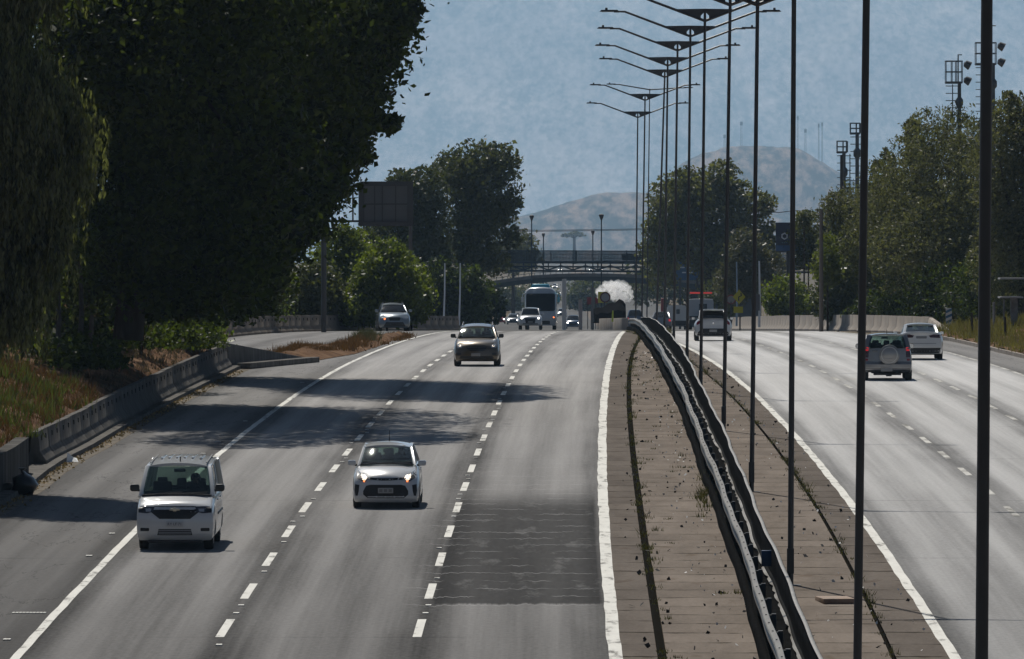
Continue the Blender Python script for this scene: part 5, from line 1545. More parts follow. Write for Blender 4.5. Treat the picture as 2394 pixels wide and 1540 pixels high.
# ---- right carriageway, seen from behind
V7 = dict(L=4.06, W=1.83, R=.31, axles=(.82, 3.36), tw=.215, wi=.03, paint=WHITE,
          stations=[0, .2, .6, 1.1, 1.8, 2.4, 2.9, 3.3, 3.6, 3.85, 3.98, 4.06], top=[(0, .75), (.3, .88), (1.1, .98), (2.9, 1.03), (3.7, 1.05), (4.06, 1.06)],
          zlo=[(0, .2), (3.4, .24), (4.06, .24)], plan=[(0, .9), (.4, .97), (2.5, .97), (3.3, 1.), (3.6, 1.), (3.85, .97), (4.06, .90)],
          side=[(0, .92), (.1, .965), (.3, .99), (.62, 1.), (.75, .97), (.88, .90), (.96, .82), (1., .76)],
          front=[(0, .06), (.2, 0), (.8, .04), (1., .12)], bow_f=.2, rear=[(0, .05), (.12, 0), (.3, .0), (.6, .05), (.85, .06), (1., .12)], bow_r=.16, crown=.04,
          cab=((1.1, .98, .70), (1.85, 1.42, .58), (3.42, 1.46, .57), (3.92, 1.08, .62)), rw_glass=M_glass_dk, pillars=(.45,), dpw=.16, ccrown=.05, arch=.03, cbow_r=.08,
          mirror=(.93, 1.05, .18, .13), mirror_mat=M_blk, seats=True)
wh, D = vehicle("white_hatchback", "white hatchback seen from behind through the row of lamp poles, by the pale barrier", "car", V7)
D("tail_light", [(.56, .97), (.58, .86), (.78, .76), (.80, .84), (.74, .97)], M_tail, front=False, both=True, off=.006)
D("rear_valance", [(-.55, .60), (-.72, .42), (-.78, .26), (.78, .26), (.72, .42), (.55, .60)], M_intk, front=False)
plate(V7, wh, 0, .49, .36, .12, None, front=False, mt=simple("grey_plate", (.26, .262, .26), .5))
m = MB(); m.lathe([(.05, 0), (.05, .02)], (0, skin_y(V7, 0, .86, False) - .005, .86), 'y', 16); m.build("emblem", M_chrome, wh)
m = MB(); m.box((0, 3.60, 1.505), (1.02, .26, .03)); m.build("roof_spoiler", WHITE, wh, bevel=.012)
place(wh, 1667, 797, V7, away=True)

V8 = dict(L=4.4, W=1.81, R=.36, axles=(.80, 3.44), tw=.235, wi=.0, paint=SILVER,
          stations=[0, .2, .6, 1.2, 2.0, 2.8, 3.4, 3.8, 4.05, 4.2, 4.25], top=[(0, .85), (.3, .98), (1.2, 1.08), (4.05, 1.16), (4.25, 1.16)],
          zlo=[(0, .25), (3.6, .28), (4.25, .30)], plan=[(0, .92), (.4, 1.), (3.9, 1.), (4.25, .965)],
          side=[(0, .95), (.15, 1.), (.6, 1.), (.85, .97), (1., .90)], front=[(0, .06), (.2, 0), (.8, .04), (1., .12)], bow_f=.2,
          rear=[(0, .08), (.1, 0), (.36, 0), (.40, .10), (1., .14)], bow_r=.10, crown=.02,
          cab=((1.2, 1.08, .75), (1.9, 1.60, .64), (3.75, 1.64, .64), (4.02, 1.16, .76)), rw_up=.05, pillars=(.38, .70), dpw=.20, ccrown=.06, arch=.03, cbow_r=.07,
          mirror=(.97, 1.20, .20, .19), mirror_mat=M_blk, seat_off=1.1)
V8['L'] = 4.25
sw_, D = vehicle("silver_suv", "silver off road car with a spare wheel cover on its back door", "car", V8)
D("tail_light", rrect(.68, .81, 1.08, 1.21, .03), M_tail_on, front=False, both=True, off=.01)
D("tail_light_lower", rrect(.68, .83, .84, 1.07, .03), M_tail_dk, front=False, both=True, off=.01)
D("reflector", rrect(.70, .82, .72, .80, .03), M_tail, front=False, both=True, off=.01)
y = skin_y(V8, .09, .93, False)
m = MB(); m.lathe([(.36, -.02), (.375, .06), (.36, .17), (.30, .20), (.02, .205)], (-.07, y, .935), 'y', 36); cov = m.build("spare_wheel_cover", SILVER, sw_, 35)
m = MB(); m.lathe([(.30, .20), (.30, .206), (.27, .207), (.27, .2)], (-.07, y, .935), 'y', 36); m.build("cover_ring", simple("cover_grey", (.30, .31, .315), .4, .4), cov, 35)
m = MB(); m.box((-.07, y + .207, .80), (.34, .006, .018)); m.build("cover_band", simple("cover_dark", (.16, .165, .17), .4), cov)
m = MB(); m.box((.46, y + .012, 1.08), (.20, .04, .08)); m.build("door_handle", simple("handle_grey", (.10, .11, .12), .4), sw_, bevel=.015)
D("bumper_step", rrect(-.82, .82, .30, .44, .04), M_blk, front=False)
plate(V8, sw_, .03, .40, .42, .13, None, front=False, mt=simple("grey_plate", (.26, .262, .26), .5))
m = MB(); m.tube([(0, 3.4, 1.70), (0, 3.5, 1.84)], .012, 6); m.build("antenna", M_blk, sw_)
m = MB(); m.box((0, 4.05, .24), (1.0, .3, .08)); m.box((-.05, 4.15, .20), (.2, .2, .08)); m.build("tow_bar", M_intk, sw_)
place(sw_, 2073, 889, V8, away=True)

V9 = dict(L=4.6, W=1.83, R=.335, axles=(.90, 3.58), tw=.22, wi=.02, paint=WHITE,
          stations=[0, .2, .6, 1.2, 1.9, 2.6, 3.3, 3.8, 4.1, 4.35, 4.5, 4.6], top=[(0, .75), (.3, .88), (1.2, .97), (3.3, 1.02), (3.75, 1.10), (4.35, 1.13), (4.6, 1.12)],
          zlo=[(0, .2), (3.8, .24), (4.6, .26)], plan=[(0, .9), (.4, 1.), (3.9, 1.), (4.3, .975), (4.6, .90)],
          side=[(0, .93), (.12, .97), (.4, 1.), (.65, .995), (.85, .95), (.95, .90), (1., .84)], front=[(0, .06), (.2, 0), (.8, .04), (1., .12)], bow_f=.2,
          rear=[(0, .10), (.15, .02), (.35, 0), (.6, .03), (.88, .07), (.95, .05), (1., .07)], bow_r=.18, crown=.035,
          cab=((1.15, .97, .74), (1.95, 1.40, .60), (3.05, 1.415, .60), (3.85, 1.10, .68)), pillars=(.42,), ccrown=.06, arch=.03, cbow_r=.10, seat_off=1.1,
          mirror=(.96, 1.06, .18, .13), mirror_mat=M_blk)
sed, D = vehicle("white_sedan", "white saloon with dark tail lamps beside the silver off road car", "car", V9)
D("tail_light", [(.30, 1.00), (.36, .92), (.74, .90), (.86, .95), (.84, 1.04), (.5, 1.05)], M_tail_dk, front=False, both=True, off=.008)
D("plate_recess", rrect(-.22, .22, .88, .98, .03), simple("recess_grey", (.14, .145, .15), .5), front=False, off=.008)
D("diffuser", [(-.80, .50), (-.72, .28), (.72, .28), (.80, .50)], M_intk, front=False)
D("shut_line", rrect(-.60, .60, .675, .69, .005), M_blk, front=False)
place(sed, 2152, 841, V9, away=True)

V10 = dict(L=4.7, W=1.82, R=.33, axles=(.9, 3.7), tw=.21, wi=.04, paint=WHITE, cut=False,
           stations=[0, .2, .6, 1.2, 2.2, 3.4, 4.4, 4.7], top=[(0, .9), (.3, 1.05), (1.2, 1.2), (1.9, 2.0), (2.6, 2.08), (4.7, 2.06)], zlo=[(0, .3), (4.7, .34)],
           plan=[(0, .94), (.4, 1.), (4.7, .985)], side=[(0, .96), (.2, 1.), (.55, .985), (.9, .90), (1., .80)], front=[(0, .05), (1., .1)], bow_f=.15,
           rear=[(0, .02), (1., .05)], bow_r=.05, crown=.05)
wv, D = vehicle("delivery_van", "white delivery van seen from behind between lamp poles, dark lower half", "van", V10)
D("rear_window", rrect(-.25, .05, 1.35, 1.75, .05), simple("van_glass", (.03, .04, .05), .2), front=False)
D("lower_panel", rrect(-.86, .86, .36, .78, .04), M_blk, front=False)
D("tail_light", rrect(.78, .88, .85, 1.2, .02), M_tail, front=False, both=True)
place(wv, 1582, 0, V10, away=True, d=655.)
far_car("silver car hidden to its roof beside the delivery van, behind the guardrail", 1546, 640, SILVER, lamp=False, away=True, group="cars behind the guardrail")
far_car("dark blue car whose roof shows beyond the guardrail, right of the dark mound", 1485, 720, paint("blue_car_paint", (.04, .07, .13)), lamp=False, away=True, tall=1.25, group="cars behind the guardrail")

# ---- tow truck with red light bar
d = 690.
S11 = dict(L=6.2, W=2.3, R=.46, axles=(1.2, 4.8), tw=.28, wi=.02, paint=simple("truck_cab_grey", (.36, .38, .40), .35), cut=False,
           stations=[0, .3, 1.0, 1.8, 2.1], top=[(0, 2.35), (.3, 2.72), (1., 2.76), (2.1, 2.74)], zlo=[(0, .55), (2.1, .9)], plan=[(0, .94), (.3, 1.), (2.1, 1.)],
           side=[(0, 1.), (.9, .99), (1., .93)], front=[(0, 0), (.5, .02), (1., .3)], bow_f=.12, rear=[(0, 0), (1., .02)], bow_r=.02, crown=.04)
S11['L'] = 2.1
truck, D = vehicle("tow_truck", "tow truck seen from behind with red light bar raised over its grey cab", "truck", S11)
D("rear_window", rrect(-.55, .18, 1.75, 2.35, .06), simple("van_glass", (.03, .04, .05), .2), front=False)
for c in list(truck.children):
    if c.name.startswith("underbody"): bpy.data.objects.remove(c)
m = MB(); m.box((0, 3.6, .85), (1.0, 5.6, .28)); m.box((0, 4.4, 1.15), (2.2, 3.6, .16)); m.box((0, 6.0, .7), (2.2, .12, .35)); m.box((0, 4.8, .6), (1.9, .5, .3)); m.build("chassis", M_blk, truck)
m = MB()
for s in (-1, 1): m.beam((s * .9, 1.9, 2.7), (s * .9, 1.9, 3.3), .05, .05); m.box((s * 1.45, .6, 2.05), (.22, .12, .6)); m.beam((s * 1.1, .6, 2.2), (s * 1.45, .6, 2.2), .04, .04)
m.build("mirror_and_mast", M_blk, truck)
m = MB(); m.box((0, 1.9, 3.33), (2.0, .28, .15)); m.build("light_bar", simple("red_light_bar", (.5, .03, .03), .3, emit=(1., .07, .05), estr=.22), truck, bevel=.03)
place(truck, 1640, 0, dict(S11, axles=(1.2, 4.8)), away=True, d=d)
# red posts/boards behind the truck
for lb, px, y, w_, h_, d in (("red cabinet standing right of the tow truck behind the white hatchback", 1663, 712, 16, 40, 720), ("red cabinet standing left of the delivery van", 1551, 712, 14, 30, 735)):
    k = d / F; m = MB(); m.box(P(px, y + 10, d), (w_ * k, .6, (h_ + 20) * k), taper=.8)
    tag(m.build("red_cabinet", simple("faded_red", (.20, .035, .035), .7), None, bevel=.1), lb, "roadworks cabinet")

# ------------------------------------------------------------------ drivers
def make_person():
    J = {}; E = []; Rr = {}
    def add(n, p, r, par=None):
        J[n] = len(J); Rr[n] = (p, r)
        if par: E.append((J[par], J[n]))
    add('pelvis', (0, 0, 0), .15); add('belly', (0, .02, .18), .15, 'pelvis'); add('chest', (0, .03, .36), .165, 'belly'); add('neck0', (0, .02, .50), .075, 'chest')
    add('neck', (0, .01, .56), .058, 'neck0'); add('jaw', (0, -.03, .63), .075, 'neck'); add('skull', (0, -.005, .71), .098, 'jaw'); add('crown', (0, .0, .79), .06, 'skull'); add('nose', (0, -.125, .68), .014, 'jaw')
    for s, q in ((-1, 'l'), (1, 'r')):
        add('sh' + q, (s * .18, .03, .45), .075, 'chest'); add('el' + q, (s * .25, -.12, .22), .052, 'sh' + q); add('wr' + q, (s * .15, -.36, .30), .032, 'el' + q); add('palm' + q, (s * .145, -.43, .32), .036, 'wr' + q)
        for i in range(4):
            x = s * (.115 + .02 * i); l = (.068, .078, .074, .058)[i]
            add('f%d%s' % (i, q), (x, -.43 - l * .7, .335), .010, 'palm' + q); add('g%d%s' % (i, q), (x, -.43 - l * .85, .335 - l * .6), .009, 'f%d%s' % (i, q))
        add('t0' + q, (s * .095, -.42, .315), .012, 'palm' + q); add('t1' + q, (s * .08, -.46, .30), .010, 't0' + q)
        add('hip' + q, (s * .10, -.03, -.02), .105, 'pelvis'); add('kn' + q, (s * .14, -.46, .04), .066, 'hip' + q); add('an' + q, (s * .13, -.66, -.34), .042, 'kn' + q); add('toe' + q, (s * .14, -.84, -.38), .034, 'an' + q)
        add('ear' + q, (s * .098, .0, .69), .016, 'skull')
    me = bpy.data.meshes.new("person"); names = list(J)
    me.from_pydata([Rr[n][0] for n in names], E, [])
    o = bpy.data.objects.new("tmp_person", me); COL.objects.link(o)
    sk = o.modifiers.new("skin", 'SKIN'); sb = o.modifiers.new("sub", 'SUBSURF'); sb.levels = 1; sb.render_levels = 1
    for i, n in enumerate(names):
        v = me.skin_vertices[0].data[i]; v.radius = (Rr[n][1], Rr[n][1] * (.8 if n in ('chest', 'belly') else 1)); v.use_root = (n == 'pelvis')
    bpy.context.view_layer.update()
    me2 = bpy.data.meshes.new_from_object(o.evaluated_get(bpy.context.evaluated_depsgraph_get()))
    bpy.data.objects.remove(o)
    return me2
pme = make_person(); pme.name = "person"
hm = MB(); hm.lathe([(.03, .81), (.085, .785), (.108, .73), (.108, .68), (.10, .655)], (0, .018, 0), 'z', 16)
hme = hm.mesh("hair")
seat_z = lambda S: S['cab'][0][1] - .36
for veh, S, lb in ((van, V1, "driver in dark clothes at the wheel of the white van"), (suv, V3, "driver seated at the wheel of the bronze sport utility car"), (hatch, V2, "driver seated low at the wheel of the small white hatchback")):
    p = link("person", pme.copy() if pme.users else pme, M_cloth, None, 180)
    y = S['cab'][0][0] + S.get('seat_off', 1.15) - .20
    p.matrix_world = Matrix.Translation(veh.location) @ veh.rotation_euler.to_matrix().to_4x4() @ Matrix.Translation((.36, y, seat_z(S)))
    p.data.materials.append(simple("skin", (.33, .20, .14), .6))
    for f in p.data.polygons:
        if f.center.z > .575 or (f.center.y < -.37 and f.center.z > .2): f.material_index = 1
    tag(p, lb, "person", "drivers behind the windscreens")
    link("hair", hme.copy(), simple("dark_hair", (.012, .010, .009), .7), p, 60)
# ------------------------------------------------------------------ trees and plants
M_bark = noisy("bark", [(.3, (.035, .028, .022)), (.7, (.085, .07, .056))], 3., rough=.95, bump=.5, dist_=.03, stretch=(1, 1, .2))
def leaf_quads(C, size, rng, aspect=.62, droop=None, jitter=.35):
    """one small pointed leaf (a kite of four corners) at each centre"""
    n = len(C)
    a = rng.normal(size=(n, 3)); a /= np.linalg.norm(a, axis=1)[:, None] + 1e-9
    if droop is not None: a = a * (1 - droop) + np.array([0, 0, -1.]) * droop; a /= np.linalg.norm(a, axis=1)[:, None] + 1e-9
    b = rng.normal(size=(n, 3)); b -= a * (a * b).sum(1)[:, None]; b /= np.linalg.norm(b, axis=1)[:, None] + 1e-9
    s = size * (1 + jitter * rng.normal(size=n)).clip(.4, 2.2); s = s[:, None]
    V = np.stack([C - a * s * .5, C + b * s * aspect * .5 - a * s * .08, C + a * s * .55, C - b * s * aspect * .5 - a * s * .08], 1)
    return V.reshape(-1, 3)
def leaf_object(name, V, matl, parent, rng, n=4):
    F_ = np.arange(len(V)).reshape(-1, n)
    me = np_mesh(name, V, F_)
    at = me.attributes.new("rnd", 'FLOAT', 'FACE')
    v = rng.random(len(F_)).astype(np.float32); at.data.foreach_set("value", v)
    return link(name, me, matl, parent)
def crown_points(ells, rng, n_leaves, clump=.2, leaves_per=40, shell=.72, fill=.25, twigs=.35):
    """leaf centres gathered in clumps near the skin of overlapping ellipsoids; returns centres and clump centres"""
    vol = np.array([(e[3] * e[4] + e[4] * e[5] + e[3] * e[5]) for e in ells]); vol = vol / vol.sum()
    out = []; cl = []
    for e, w in zip(ells, vol):
        n = int(n_leaves * w); k = max(3, int(n / leaves_per))
        dirs = rng.normal(size=(k, 3)); dirs /= np.linalg.norm(dirs, axis=1)[:, None]
        rad = np.where(rng.random(k) < fill, rng.random(k) ** .5 * shell, shell + (1.06 - shell) * rng.random(k))
        c = dirs * rad[:, None] * np.array(e[3:6]) + np.array(e[:3])
        r = clump * np.mean(e[3:6]) * (.6 + .8 * rng.random(k))
        m = leaves_per
        off = rng.normal(size=(k, m, 3)) * r[:, None, None] * np.array([1, 1, .7]) * .62
        out.append((c[:, None, :] + off).reshape(-1, 3)); cl.append(c)
        if twigs:                                   # loose sprays standing out of the crown
            kt = max(2, int(k * twigs)); dt = rng.normal(size=(kt, 3)); dt /= np.linalg.norm(dt, axis=1)[:, None]
            ct = dt * (1.0 + .15 * rng.random(kt) ** 1.5)[:, None] * np.array(e[3:6]) + np.array(e[:3])
            rt = clump * np.mean(e[3:6]) * (.22 + .3 * rng.random(kt)); mt_ = max(5, leaves_per // 3)
            out.append((ct[:, None, :] + rng.normal(size=(kt, mt_, 3)) * rt[:, None, None] * .6).reshape(-1, 3))
    return np.concatenate(out), np.concatenate(cl)
def E(px, y, d, rx, ry, rd):
    p = P(px, y, d); k = d / F
    return (p.x, p.y, p.z, rx * k, rd, ry * k)
def tree(name, label, ells, n_leaves, size, matl, foot, seed, trunk_r=.3, group=None, clump=.2, leaves_per=40, limbs=14, droop=None, aspect=.62, shell=.72, fill=.25, cat="tree", bark=None, strands=None):
    rng = np.random.default_rng(seed); rs = random.Random(seed)
    foot = Vector(foot)
    root = thing(name, label, cat, foot, group=group)
    C, K = crown_points(ells, rng, n_leaves, clump, leaves_per, shell, fill)
    C = C - np.array(foot)
    C = C[C[:, 2] > .15]
    if strands:
        # hanging strands: leaves strung below each clump
        ln, per = strands
        base = (K - np.array(foot))
        ns = len(base) * per
        st = np.repeat(base, per, 0) + rng.normal(size=(ns, 3)) * .35
        L = ln * (.5 + rng.random(ns))
        t = rng.random((ns, 26))
        pts = st[:, None, :] + np.stack([rng.normal(size=(ns, 26)) * .045 + .05 * np.sin(t * 5), rng.normal(size=(ns, 26)) * .045, -t * L[:, None]], -1)
        pts = pts.reshape(-1, 3); pts = pts[pts[:, 2] > .1]
        C = np.concatenate([C, pts])
    leaf_object("crown", leaf_quads(C, size, rng, aspect, droop), matl, root, rng)
    m = MB()
    cen = Vector(np.mean([e[:3] for e in ells], 0)) - foot
    big = max(ells, key=lambda e: e[3] * e[5]); bc = Vector(big[:3]) - foot
    fork = Vector((bc.x * .35, bc.y * .35, max(1.0, (bc.z - big[5]) * .9 + .6)))
    m.tube([(0, 0, -.4), Vector((fork.x * .25, fork.y * .25, fork.z * .5)), fork], [trunk_r * 1.25, trunk_r, trunk_r * .8], 10)
    for i in range(limbs):
        q = Vector(K[rs.randrange(len(K))]) - foot
        if q.z < fork.z * .6: continue
        mid = fork.lerp(q, .5) + Vector((rs.uniform(-.4, .4), rs.uniform(-.4, .4), rs.uniform(.1, .7)))
        m.tube([fork + Vector((0, 0, -.1)), mid, q], [trunk_r * .5, trunk_r * .28, trunk_r * .08], 6)
    m.build("trunk", bark or M_bark, root, 60)
    return root
LF_dark = leafmat("plane_leaves", (.005, .007, .003), (.080, .105, .020), .50, .5, .25, .16)
LF_olive = leafmat("pepper_leaves", (.014, .018, .007), (.22, .225, .11), .46, .5, .55)
LF_bright = leafmat("bright_leaves", (.03, .045, .006), (.19, .22, .028), .45, .5)
LF_mid = leafmat("mid_leaves", (.020, .026, .010), (.13, .135, .05), .36, .45)
LF_grey = leafmat("grey_green_leaves", (.016, .020, .010), (.20, .195, .10), .34, .55, .5, .14)
LF_yel = leafmat("yellow_green_leaves", (.05, .062, .010), (.15, .165, .03), .42, .5)
def gz(px, y, d, up=0.): p = P(px, y, d); return (p.x, d, zr(d) + up)

# the two big plane trees on the left bank
d = 244.
tree("plane_tree", "huge near black plane tree directly behind the weeping tree",
     [E(430, 130, d, 240, 240, 9.5), E(330, 420, d, 190, 210, 5.5), E(560, -120, d + 2, 300, 200, 11.), E(700, -190, 234., 170, 120, 4.5), E(520, 380, d + 3, 200, 220, 5.5), E(300, 600, d + 4, 170, 150, 5), E(390, -170, 231., 210, 120, 6.), E(250, 60, d, 170, 250, 8.5), E(780, -170, 230., 80, 60, 3.2), E(450, 600, d + 4, 190, 130, 5)],
     125000, .23, LF_dark, gz(300, 800, d + 2, 2.6), 11, .40, "big plane trees on the left bank", clump=.20, leaves_per=46, limbs=22)
d = 279.
tree("plane_tree", "huge dark plane tree whose leafy edge stands out against the mountain",
     [E(700, 110, d, 205, 180, 9.), E(640, 380, d, 180, 180, 5.5), E(840, 40, d, 115, 115, 4.), E(795, 235, d, 95, 110, 3.4), E(912, 20, d - 2, 72, 50, 2.4), E(886, 288, d, 46, 26, 1.6), E(760, 350, d, 100, 80, 3.2), E(848, 120, d, 68, 66, 2.6), E(688, 500, d, 66, 70, 3.), E(570, 560, d, 115, 105, 5.),
      E(790, -190, d - 2, 260, 150, 11.), E(930, -130, 267., 120, 90, 4.), E(1010, -160, 269., 80, 50, 3.), E(500, 660, d + 3, 170, 90, 4.), E(760, 440, d, 50, 40, 1.8)],
     150000, .235, LF_dark, gz(400, 800, d + 1, 1.6), 12, .42, "big plane trees on the left bank", clump=.17, leaves_per=40, limbs=26, shell=.70)
# weeping pepper tree at the left edge
d = 188.
tree("pepper_tree", "weeping olive green pepper tree hanging down at the left edge of the photo",
     [E(-58, 20, d, 62, 170, 2.4), E(84, 222, d, 58, 56, 1.9), E(-8, 250, d - 1, 80, 110, 2.4), E(142, 305, d, 36, 44, 1.4), E(172, 330, d, 18, 22, .9), E(2, 430, d, 85, 120, 2.2), E(90, 380, d, 56, 70, 1.7), E(-28, 590, d, 80, 105, 2.0), E(72, 520, d, 42, 75, 1.4), E(34, 650, d, 34, 55, 1.2), E(-120, 200, d, 160, 300, 3.4), E(20, -180, d, 150, 120, 3.)],
     52000, .17, LF_olive, gz(-60, 900, d, 3.2), 13, .28, None, clump=.14, leaves_per=34, droop=.75, aspect=.34, strands=(1.1, 8), limbs=10)
# slim trunks in the shade below
for i, (px, y0, y1, d) in enumerate([(131, 850, 690, 236), (184, 840, 660, 240), (163, 846, 720, 262), (208, 835, 700, 258), (240, 822, 690, 262), (108, 850, 720, 262)]):
    m = MB(); a = P(px, y0 + 25, d); b = P(px + 2, y1 - 60, d + 1); m.tube([a, (a + b) / 2 + Vector((.08, 0, 0)), b], [.10, .08, .07], 8)
    lb = ["pale slim trunk left of the pair under the weeping tree", "thickest pale slim trunk under the right side of the weeping tree", "slim shaded trunk between the two pale ones", "slim shaded trunk just right of the weeping tree", "rightmost slim shaded trunk in the dark undergrowth", "leftmost slim trunk in the dark undergrowth"][i]
    r = thing("young_tree", lb, "tree", a, group="slim trunks in the dark undergrowth")
    m.v = [tuple(Vector(v) - a) for v in m.v]; m.build("trunk", noisy("pale_bark", [(.3, (.05, .042, .035)), (.7, (.10, .088, .075))], 3., rough=.95), r, 60)
    rng = np.random.default_rng(60 + i); C, K = crown_points([(b.x - a.x, b.y - a.y, b.z - a.z + .6, 1.4, 1.4, 1.0)], rng, 1400, .3)
    leaf_object("crown", leaf_quads(C, .15, rng), LF_dark, r, rng)
# undergrowth along the left wall
def bush(label, ells, n, size, matl, seed, foot, name="bush", group=None, **kw):
    kw.setdefault('limbs', 8); kw.setdefault('clump', .26); kw.setdefault('leaves_per', 26)
    return tree(name, label, ells, n, size, matl, foot, seed, .06, group, cat="bush", **kw)
for i, (lb, px, y, rx, ry, d, mt, n) in enumerate([
    ("black shaded undergrowth above the wall on the left, below the slim trunks", 120, 850, 160, 60, 238, LF_dark, 9000),
    ("black shaded undergrowth between the slim trunks and the green bush", 330, 815, 180, 80, 262, LF_dark, 9000),
    ("dark undergrowth right behind the green bush on the wall", 520, 700, 130, 62, 412, LF_dark, 9000),
    ("dark undergrowth under the plane tree edge, left of the large sign post", 690, 690, 110, 70, 446, LF_mid, 9000),
    ("deep shade undergrowth behind the weeping tree", 60, 720, 190, 120, 262, LF_dark, 9000),
    ("deep shade undergrowth behind the big dark trees", 400, 680, 260, 100, 412, LF_dark, 12000)]):
    bush(lb, [E(px, y, d, rx, ry, 3.0), E(px - rx * .5, y + ry * .3, d, rx * .6, ry * .7, 2.2), E(px + rx * .55, y + ry * .25, d, rx * .5, ry * .75, 2.2)], n, .17, mt, 30 + i, gz(px, 0, d, 1.4 if d < 300 else 0), group="shaded undergrowth")
d = 296.
bush("loose bright green bush growing over the barrier wall left of the ramp", [E(470, 770, d, 40, 36, 1.2), E(448, 800, d, 26, 34, 1.), E(500, 780, d, 30, 26, 1.), E(480, 815, d, 22, 26, .8), E(455, 740, d, 16, 16, .6)], 3600, .15, LF_yel if False else leafmat("bush_leaves", (.05, .07, .016), (.22, .27, .06), .45), 41, gz(472, 0, d, .9), clump=.24, leaves_per=20)
# bright trees behind the ramp wall
for i, (lb, px, y, rx, ry, d, n) in enumerate([
    ("bright olive green tree behind the ramp wall, directly below the large sign panel", 800, 630, 75, 95, 452, 12000), ("bright olive green tree directly behind the grey ramp car", 905, 650, 72, 82, 446, 12000),
    ("rounded bright green tree of the ramp row, beside the pale posts", 962, 690, 42, 66, 452, 7000), ("darker green tree at the left end of the ramp trees", 735, 690, 60, 70, 445, 8000), ("low green shrub filling the gap above the ramp wall behind the grey car", 850, 715, 70, 44, 446, 7000)]):
    bush(lb, [E(px, y, d, rx, ry, 2.4), E(px - rx * .5, y + ry * .35, d, rx * .6, ry * .6, 2.), E(px + rx * .5, y + ry * .3, d, rx * .6, ry * .62, 2.), E(px + rx * .1, y - ry * .6, d, rx * .5, ry * .5, 1.5)], n, .21, LF_bright if i != 3 else LF_mid, 50 + i, gz(px, 0, d), group="bright trees behind the ramp wall", name="small_tree", clump=.24, leaves_per=24)
# tall tree group left of the bridge
d = 650.
tree("tall_tree", "tall dark crowned tree left of the bridge, standing against the mountain", [E(1110, 430, d, 100, 95, 3.6), E(1160, 380, d, 58, 46, 2.6), E(1075, 400, d, 62, 50, 2.6), E(1120, 520, d, 85, 70, 3.2), E(1180, 480, d, 40, 40, 2.), E(1195, 555, d, 30, 26, 1.4), E(1080, 590, d, 62, 50, 3.), E(1130, 610, d, 60, 40, 3.)],
     26000, .30, LF_mid, gz(1090, 0, d), 71, .4, "tall trees left of the bridge", clump=.17, leaves_per=16, shell=.6, fill=.5)
d = 640.
tree("tall_tree", "tall yellowish green tree behind the large sign panel", [E(985, 450, d, 62, 58, 2.6), E(940, 425, d, 40, 28, 2.), E(1000, 540, d, 48, 80, 2.4), E(960, 560, d, 60, 80, 2.8), E(1010, 620, d, 50, 60, 2.4), E(900, 560, d, 60, 60, 2.5), E(870, 600, d, 60, 70, 2.5)],
     26000, .28, leafmat("olive_mid_leaves", (.028, .036, .012), (.085, .092, .028), .32, .5), gz(985, 0, d), 72, .35, "tall trees left of the bridge", clump=.2, leaves_per=20, fill=.4)
tree("dark_hedge_tree", "dark dense tree mass under the tall trees, behind the pale posts", [E(1030, 680, 600, 50, 70, 2.5), E(1095, 690, 600, 55, 66, 2.5), E(980, 700, 600, 45, 55, 2.5), E(1140, 715, 640, 40, 45, 2.)], 16000, .30, LF_dark, gz(1060, 0, 602), 73, .3, None, clump=.2, leaves_per=20, fill=.4)
for i, (lb, px, y, rx, ry, d, mt) in enumerate([("small hazy bush under the bridge left of the coach", 1180, 700, 45, 42, 1500, LF_mid), ("hazy tree behind the left end of the bridge", 1200, 585, 55, 50, 1250, LF_grey), ("hazy low tree beyond the bridge right of the far cars", 1380, 690, 50, 36, 1500, LF_mid), ("far hazy tree under the bridge above the coach", 1255, 690, 45, 30, 1700, LF_grey), ("far hazy tree right of the far road", 1365, 672, 40, 25, 2300, LF_grey), ("hazy tree row end behind the right bridge pier", 1560, 650, 90, 60, 1200, LF_mid)]):
    tree("hazy_tree", lb, [E(px, y, d, rx, ry, 4), E(px - rx * .6, y + ry * .4, d, rx * .6, ry * .6, 3), E(px + rx * .6, y + ry * .35, d, rx * .6, ry * .6, 3)], 4500, .5, mt, gz(px, 0, d), 80 + i, .3, "hazy trees near the bridge", clump=.25, leaves_per=12, fill=.4, limbs=6)
# flat crowned pine far beyond the bridge
d = 5200.
tree("umbrella_tree", "hazy flat topped umbrella tree seen above the middle of the bridge", [E(1342, 547, d, 20, 4.5, 5), E(1322, 550, d, 11, 3, 4), E(1360, 549, d, 11, 3, 4)], 2200, 1.1, LF_grey, gz(1343, 0, d), 90, 1.1, None, limbs=8)
# right of the road
d = 770.
tree("broad_tree", "broad rounded tree behind the far lamp poles, right of the bridge", [E(1640, 520, d, 90, 110, 4), E(1570, 500, d, 58, 95, 3.4), E(1690, 430, d, 42, 58, 2.8), E(1740, 500, d, 58, 70, 3.2), E(1620, 440, d, 50, 50, 2.6), E(1550, 590, d, 50, 80, 3.2), E(1700, 590, d, 100, 70, 4), E(1785, 480, d, 30, 28, 2.), E(1800, 560, d, 30, 40, 2)],
     30000, .34, leafmat("hazy_olive_leaves", (.03, .036, .014), (.20, .195, .075), .36, .45), gz(1660, 0, d), 91, .5, None, clump=.17, leaves_per=18, fill=.35)
bush("pale dry tree below the broad tree, left of the billboard", [E(1745, 600, 640, 42, 62, 2.4), E(1790, 640, 640, 42, 60, 2.4), E(1720, 660, 640, 40, 55, 2.2)], 9000, .26, leafmat("dry_olive_leaves", (.05, .048, .024), (.13, .12, .065), .3), 92, gz(1760, 0, 640), name="small_tree")
